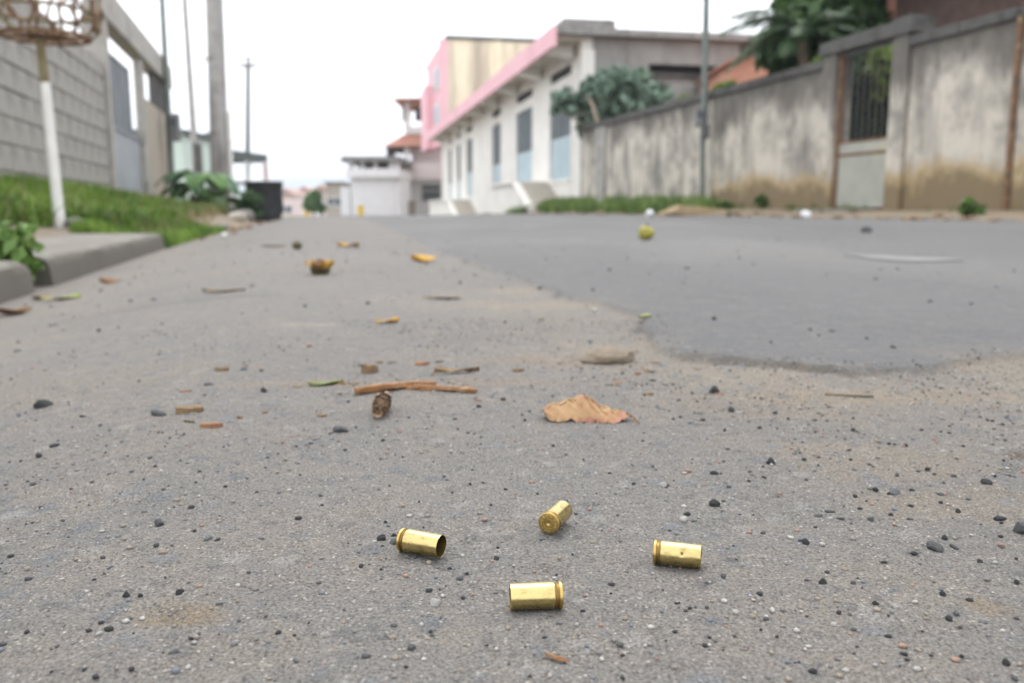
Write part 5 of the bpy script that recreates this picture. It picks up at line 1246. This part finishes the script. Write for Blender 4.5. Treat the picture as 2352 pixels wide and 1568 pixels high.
pebble(1770, 1053, 25, 'black', 'upright black pebble behind the dented casing', 2)
pebble(1000, 1378, 32, 'white', 'large white angular pebble beside the front casing', 0)
pebble(1640, 893, 30, 'black', 'triangular black pebble near the edge of the new asphalt', 2)
for spec in '''478 1235 20 slate;500 1238 14 black;1140 1275 17 black;1578 1173 17 black;1570 1187 22 white;1640 1083 20 black;1523 1105 22 white;1580 1077 20 pink;2055 1124 26 slate;2265 1105 25 black;2295 1185 24 black;2190 1250 20 charcoal;2170 1232 14 black;1890 1335 22 black;290 1362 19 black;322 1364 13 black;412 1362 18 black;685 1188 18 black;440 1162 15 black;205 1160 5 black;600 1240 13 slate;590 1130 10 black;360 1258 14 charcoal;375 1268 16 pink;740 1160 9 black;925 1160 13 tan;1120 1213 9 white;1080 1110 9 black;640 1455 16 black;790 1395 9 charcoal;850 1395 13 white;945 1484 22 charcoal;380 1325 6 black;310 1218 6 white;450 1110 7 black;530 1385 7 white;700 1370 9 white;720 1270 8 tan;250 1440 20 black;228 1453 14 white;400 1498 18 charcoal;680 1515 16 slate;1217 1552 14 black;1430 1552 16 black;1440 1310 9 slate;1430 1500 12 black;1300 1395 10 white;1325 1438 12 white;1690 1400 18 white;1730 1412 14 tan;1745 1364 16 black;1900 1310 12 charcoal;1850 1240 20 black;1830 1215 12 pink;1840 1208 9 white;1815 1240 10 tan;1720 1100 10 black;1755 1090 12 black;1880 1180 16 charcoal;1905 1172 18 charcoal;1907 1187 12 white;1930 1190 14 charcoal;2000 1192 16 charcoal;2045 1180 14 black;2010 1120 15 black;1975 1165 12 black;2060 1090 14 charcoal;2130 1075 13 black;2095 1120 13 black;2160 1130 14 charcoal;2200 1170 14 black;2225 1145 13 charcoal;2100 1270 16 black;2090 1190 12 charcoal;2030 1288 12 black;2250 1290 14 black;2165 1360 16 black;2300 1250 16 pink;2145 1332 8 charcoal;1960 1335 14 charcoal;1940 1300 16 tan;2180 1418 20 black;2205 1440 12 charcoal;2010 1380 16 black;2040 1460 16 black;1915 1428 16 white;1960 1440 14 charcoal;2080 1500 14 black;2130 1418 12 tan;2310 1520 20 black;2335 1330 14 black;1620 1480 15 black;2170 1130 10 pink;2120 1060 9 tan;2190 1090 13 charcoal;125 1020 18 black;90 1045 18 black;75 1110 15 charcoal;190 955 12 black;230 975 10 charcoal;345 1050 9 black;480 880 18 charcoal;560 847 18 slate;600 848 12 charcoal;605 893 18 black;330 1100 7 black;520 1000 8 white;800 920 10 black;830 900 10 black;1155 918 15 black;1100 935 14 black;1045 960 10 charcoal;1205 965 12 black;1215 975 9 white;1680 938 18 black;1615 960 15 black;1665 985 10 black;1720 965 8 charcoal;1590 900 10 charcoal;1530 880 12 tan;1560 915 12 charcoal;1480 905 10 charcoal;1510 930 12 slate;1500 870 13 charcoal;1430 855 12 black;1780 945 12 black;1745 980 12 black;1810 960 9 black;1850 985 8 tan;1900 960 10 charcoal;1960 985 12 black;2020 1010 10 charcoal;2080 1020 12 black;1950 1030 10 black;1880 1050 9 charcoal;1160 740 9 black;1640 744 13 black;1990 530 28 charcoal;1240 660 14 black;1400 625 12 black;1860 770 10 charcoal;1910 772 12 black;1990 790 10 black;1770 800 10 charcoal;2050 810 12 black;700 700 9 charcoal;905 1225 14 black;885 1195 12 black;920 1265 9 black;1110 1105 10 black;1020 1090 12 charcoal;880 1010 12 black;925 1050 8 black;610 1075 8 charcoal;690 1095 7 black;1300 1040 8 black;1340 1055 10 charcoal;1400 1080 9 black;1450 1120 8 tan;1245 1235 12 slate;1300 1145 14 slate;1340 1175 8 white;1400 1215 9 pink;1370 1130 7 black;1065 1165 8 tan;985 1260 7 white;1100 1330 8 pink;1120 1345 7 white;1010 1350 9 charcoal'''.split(';'):
    a = spec.split(); pebble(int(a[0]), int(a[1]), int(a[2]), a[3])
rs = random.Random(77); made = 0
while made < 110:
    px = rs.uniform(0, 2352); py = 890 + 670 * rs.random() ** 1.2
    if rs.random() > .25 + .75 * (px / 2352) ** 1.3: continue
    pebble(px, py, rs.uniform(5, 11) * (.6 + .5 * (py - 500) / 900), rs.choice(['black', 'black', 'charcoal', 'charcoal', 'grey', 'white', 'tan', 'pink', 'slate', 'slate'])); made += 1

# finer grit, too small to count
def grit(name, label, n, seed, s0, s1, xr, yr, dens):
    r = np.random.default_rng(seed); x = r.uniform(*xr, n); y = r.uniform(*yr, n)
    k = (r.random(n) < dens(x, y)); x, y = x[k], y[k]; n = len(x)
    z = Hfull(x, y); s = s0 + (s1 - s0) * r.random(n) ** 3
    t = (1 + 5 ** .5) / 2; iv = np.array([(-1, t, 0), (1, t, 0), (-1, -t, 0), (1, -t, 0), (0, -1, t), (0, 1, t), (0, -1, -t), (0, 1, -t), (t, 0, -1), (t, 0, 1), (-t, 0, -1), (-t, 0, 1)]) / 1.9
    it = np.array([(0, 11, 5), (0, 5, 1), (0, 1, 7), (0, 7, 10), (0, 10, 11), (1, 5, 9), (5, 11, 4), (11, 10, 2), (10, 7, 6), (7, 1, 8), (3, 9, 4), (3, 4, 2), (3, 2, 6), (3, 6, 8), (3, 8, 9), (4, 9, 5), (2, 4, 11), (6, 2, 10), (8, 6, 7), (9, 8, 1)])
    V = iv[None] * (1 + .35 * (r.random((n, 12, 1)) - .5)) * (s[:, None, None] * np.stack([.7 + .6 * r.random(n), .7 + .6 * r.random(n), .45 + .3 * r.random(n)], 1)[:, None, :])
    V = V + np.stack([x, y, z + s * .3], 1)[:, None, :]
    Q = (np.arange(n)[:, None, None] * 12 + it[None]).reshape(-1, 3)
    pal = np.array([(.06, .06, .065), (.13, .13, .135), (.28, .275, .27), (.62, .60, .56), (.42, .36, .29), (.50, .32, .24), (.24, .26, .30), (.36, .33, .29)]) * .56
    c = pal[r.choice(8, n, p=[.15, .14, .16, .13, .17, .07, .09, .09])]
    me = fastmesh(name, V.reshape(-1, 3), Q, np.repeat(c, 12, 0), 3); link(name, me, 'grain', label=label, category='grit', kind='stuff')
grit('fine_grit', 'fine loose sand and grit scattered over the asphalt', 44000, 5, .00025, .0015, (-.55, .75), (.2, 1.15), lambda x, y: np.clip(.15 + .55 * (fbm(x / .09, y / .09, 61, 4) > .5) + .5 * (x / .6), .06, 1) * np.clip(np.abs(x) < .28 + .62 * y, 0, 1) * (patch_sd(x, y) < .03))
grit('road_gravel', 'scattered small gravel further along the old road', 2600, 6, .0015, .005, (-1.6, 1.6), (.9, 4.5), lambda x, y: np.clip(.2 + .3 * (patch_sd(x, y) < 0), 0, 1) * (np.abs(x) < .3 + .6 * y) * (uvof(x, y)[1] > -.62))

# ================================================================== CARTRIDGE CASINGS
MM = .001
def lathe_x(prof, seg=72, dent=None):
    vs = []; fs = []
    for xx, rr in prof:
        for k in range(seg):
            a = 2 * math.pi * k / seg; r = rr
            if dent:
                dx = xx - dent[0]; da = (a - dent[1] + math.pi) % (2 * math.pi) - math.pi; q = (dx / dent[2]) ** 2 + (da * 4.9 / dent[2]) ** 2
                r -= dent[3] * math.exp(-q * 1.6)
            vs.append((xx * MM, r * math.cos(a) * MM, r * math.sin(a) * MM))
    for i in range(len(prof) - 1):
        for k in range(seg):
            k2 = (k + 1) % seg; fs.append((i * seg + k, (i + 1) * seg + k, (i + 1) * seg + k2, i * seg + k2))
    return vs, fs
LEN = 19.15
head = [(.55, 2.32), (.06, 2.34), (0, 2.42), (0, 4.55), (.10, 4.82), (.30, 4.97), (1.0, 4.98), (1.22, 4.90), (1.32, 4.72), (1.36, 4.38)]
groove = [(1.36, 4.38), (2.02, 4.36), (2.25, 4.44), (2.85, 4.86), (3.1, 4.93)]
wall = [(3.1, 4.93)] + [(3.1 + (LEN - 3.25) * i / 34, 4.94 - .13 * i / 34) for i in range(1, 35)] + [(LEN - .05, 4.78), (LEN, 4.72), (LEN, 4.60), (LEN - .06, 4.54)]
inside = [(LEN - .06, 4.54), (14, 4.48), (8, 4.40), (5, 4.2), (4.2, 3.6), (4.0, 0.6), (4.0, .01)]
prim = [(.55, 2.25), (.12, 2.25), (.05, 2.18), (.03, 2.0), (.03, 1.0), (.10, .82), (.42, .55), (.55, .25), (.56, .01)]
def meshx(name, prof, mat, dent=None, seg=72):
    vs, fs = lathe_x(prof, seg, dent); me = bpy.data.meshes.new(name); me.from_pydata(vs, [], fs)
    bm = bmesh.new(); bm.from_mesh(me); bmesh.ops.recalc_face_normals(bm, faces=bm.faces); bm.to_mesh(me); bm.free()
    me.polygons.foreach_set('use_smooth', [True] * len(me.polygons)); me.set_sharp_from_angle(angle=math.radians(28)); me.materials.append(MATS[mat]); return me
def stamp_mesh():
    V = []; Fc = []
    def glyph(txt, th, size):
        if txt in '-.':
            w_, h_ = (.95, .26) if txt == '-' else (.3, .3)
            vs = [(-w_ / 2, -h_ / 2), (w_ / 2, -h_ / 2), (w_ / 2, h_ / 2), (-w_ / 2, h_ / 2)]; fs = [(0, 1, 2, 3)]
        else:
            cu = bpy.data.curves.new('t', 'FONT'); cu.body = txt; cu.size = size; cu.align_x = 'CENTER'; cu.align_y = 'CENTER'; ob = bpy.data.objects.new('t', cu); C.objects.link(ob)
            dg = bpy.context.evaluated_depsgraph_get(); me = bpy.data.meshes.new_from_object(ob.evaluated_get(dg)); vs = [(v.co.x, v.co.y) for v in me.vertices]; fs = [tuple(p.vertices) for p in me.polygons]
            bpy.data.objects.remove(ob); bpy.data.curves.remove(cu); bpy.data.meshes.remove(me)
        a = math.radians(th); R_ = 3.5; ca, sa = math.cos(a - math.pi / 2), math.sin(a - math.pi / 2); n0 = len(V)
        for gx_, gy_ in vs:
            rx = R_ * math.cos(a) + gx_ * ca - gy_ * sa; rz = R_ * math.sin(a) + gx_ * sa + gy_ * ca
            V.append((-.03 * MM, -rx * MM, rz * MM))
        for f_ in fs: Fc.append(tuple(i + n0 for i in f_))
    for g_, th in (('-', 195), ('C', 168), ('B', 137), ('C', 106), ('-', 78), ('9', 42), ('m', 12), ('m', -15), ('.', -53), ('N', -80), ('-', -106), ('.', -132)):
        glyph(g_, th, 1.55)
    me = bpy.data.meshes.new('headstamp'); me.from_pydata(V, [], Fc); me.materials.append(MATS['brass_stamp_glint']); return me
CASE = dict(case_wall=meshx('case_wall', wall, 'brass'), case_head=meshx('case_head', head, 'brass_head'), extractor_groove=meshx('extractor_groove', groove, 'brass_groove'), bore=meshx('bore', inside, 'brass_inside'), primer=meshx('primer', prim, 'brass_primer'), headstamp=stamp_mesh())
dented = meshx('case_wall_dented', wall, 'brass', (11.6, 2.72, .75, .8))
def casing(head_px, mouth_px, roll, label, dent=False):
    h = Vector((*ground_px(*head_px), 0)); m = Vector((*ground_px(*mouth_px), 0)); d = (m - h).normalized(); c = (h + m) / 2
    z0 = max(float(Hfull(c.x + d.x * k, c.y + d.y * k)) for k in (-.009, -.006, -.003, 0, .003, .006, .009))
    t = bpy.data.objects.new('cartridge_casing', None); C.objects.link(t); setp(t, label, 'casing', 'spent brass casings on the road'); t.empty_display_size = .01
    t.location = (c.x, c.y, z0); t.rotation_euler = (0, 0, math.atan2(d.y, d.x)); BASE[t] = ((c.x, c.y, z0), W0)
    for nm, me in CASE.items():
        o = bpy.data.objects.new(nm, dented if (dent and nm == 'case_wall') else me); C.objects.link(o); o.parent = t
        o.location = (-LEN / 2 * MM, 0, 4.955 * MM); o.rotation_euler = (roll, 0, 0)
    return t
casing((1287, 1393), (1175, 1397), .3, 'brass casing lying broadside with its dark mouth turned away, nearest the white angular pebble')
casing((924, 1266), (1013, 1282), 1.1, 'brass casing showing its hollow open mouth beside two dark pebbles')
casing((1504, 1293), (1607, 1304), 0, 'brass casing with a small dent in its wall', True)
casing((1261, 1228), (1291, 1199), .12, 'brass casing pointing away with its stamped head and primer showing')

# ================================================================== HAZE
hm, ht, hb = newmat('haze_air'); ht.nodes.remove(hb)
pv = ht.nodes.new('ShaderNodeVolumePrincipled'); pv.inputs['Color'].default_value = (.88, .93, 1, 1); pv.inputs['Density'].default_value = .0008; pv.inputs['Anisotropy'].default_value = .2
ht.links.new(pv.outputs[0], ht.nodes['Material Output'].inputs['Volume'])
MB().box(-1600, 1600, -60, 2600, -16, 130).build('haze', hm, None, kind='stuff', label='thin pale haze filling the air along the street', category='haze')
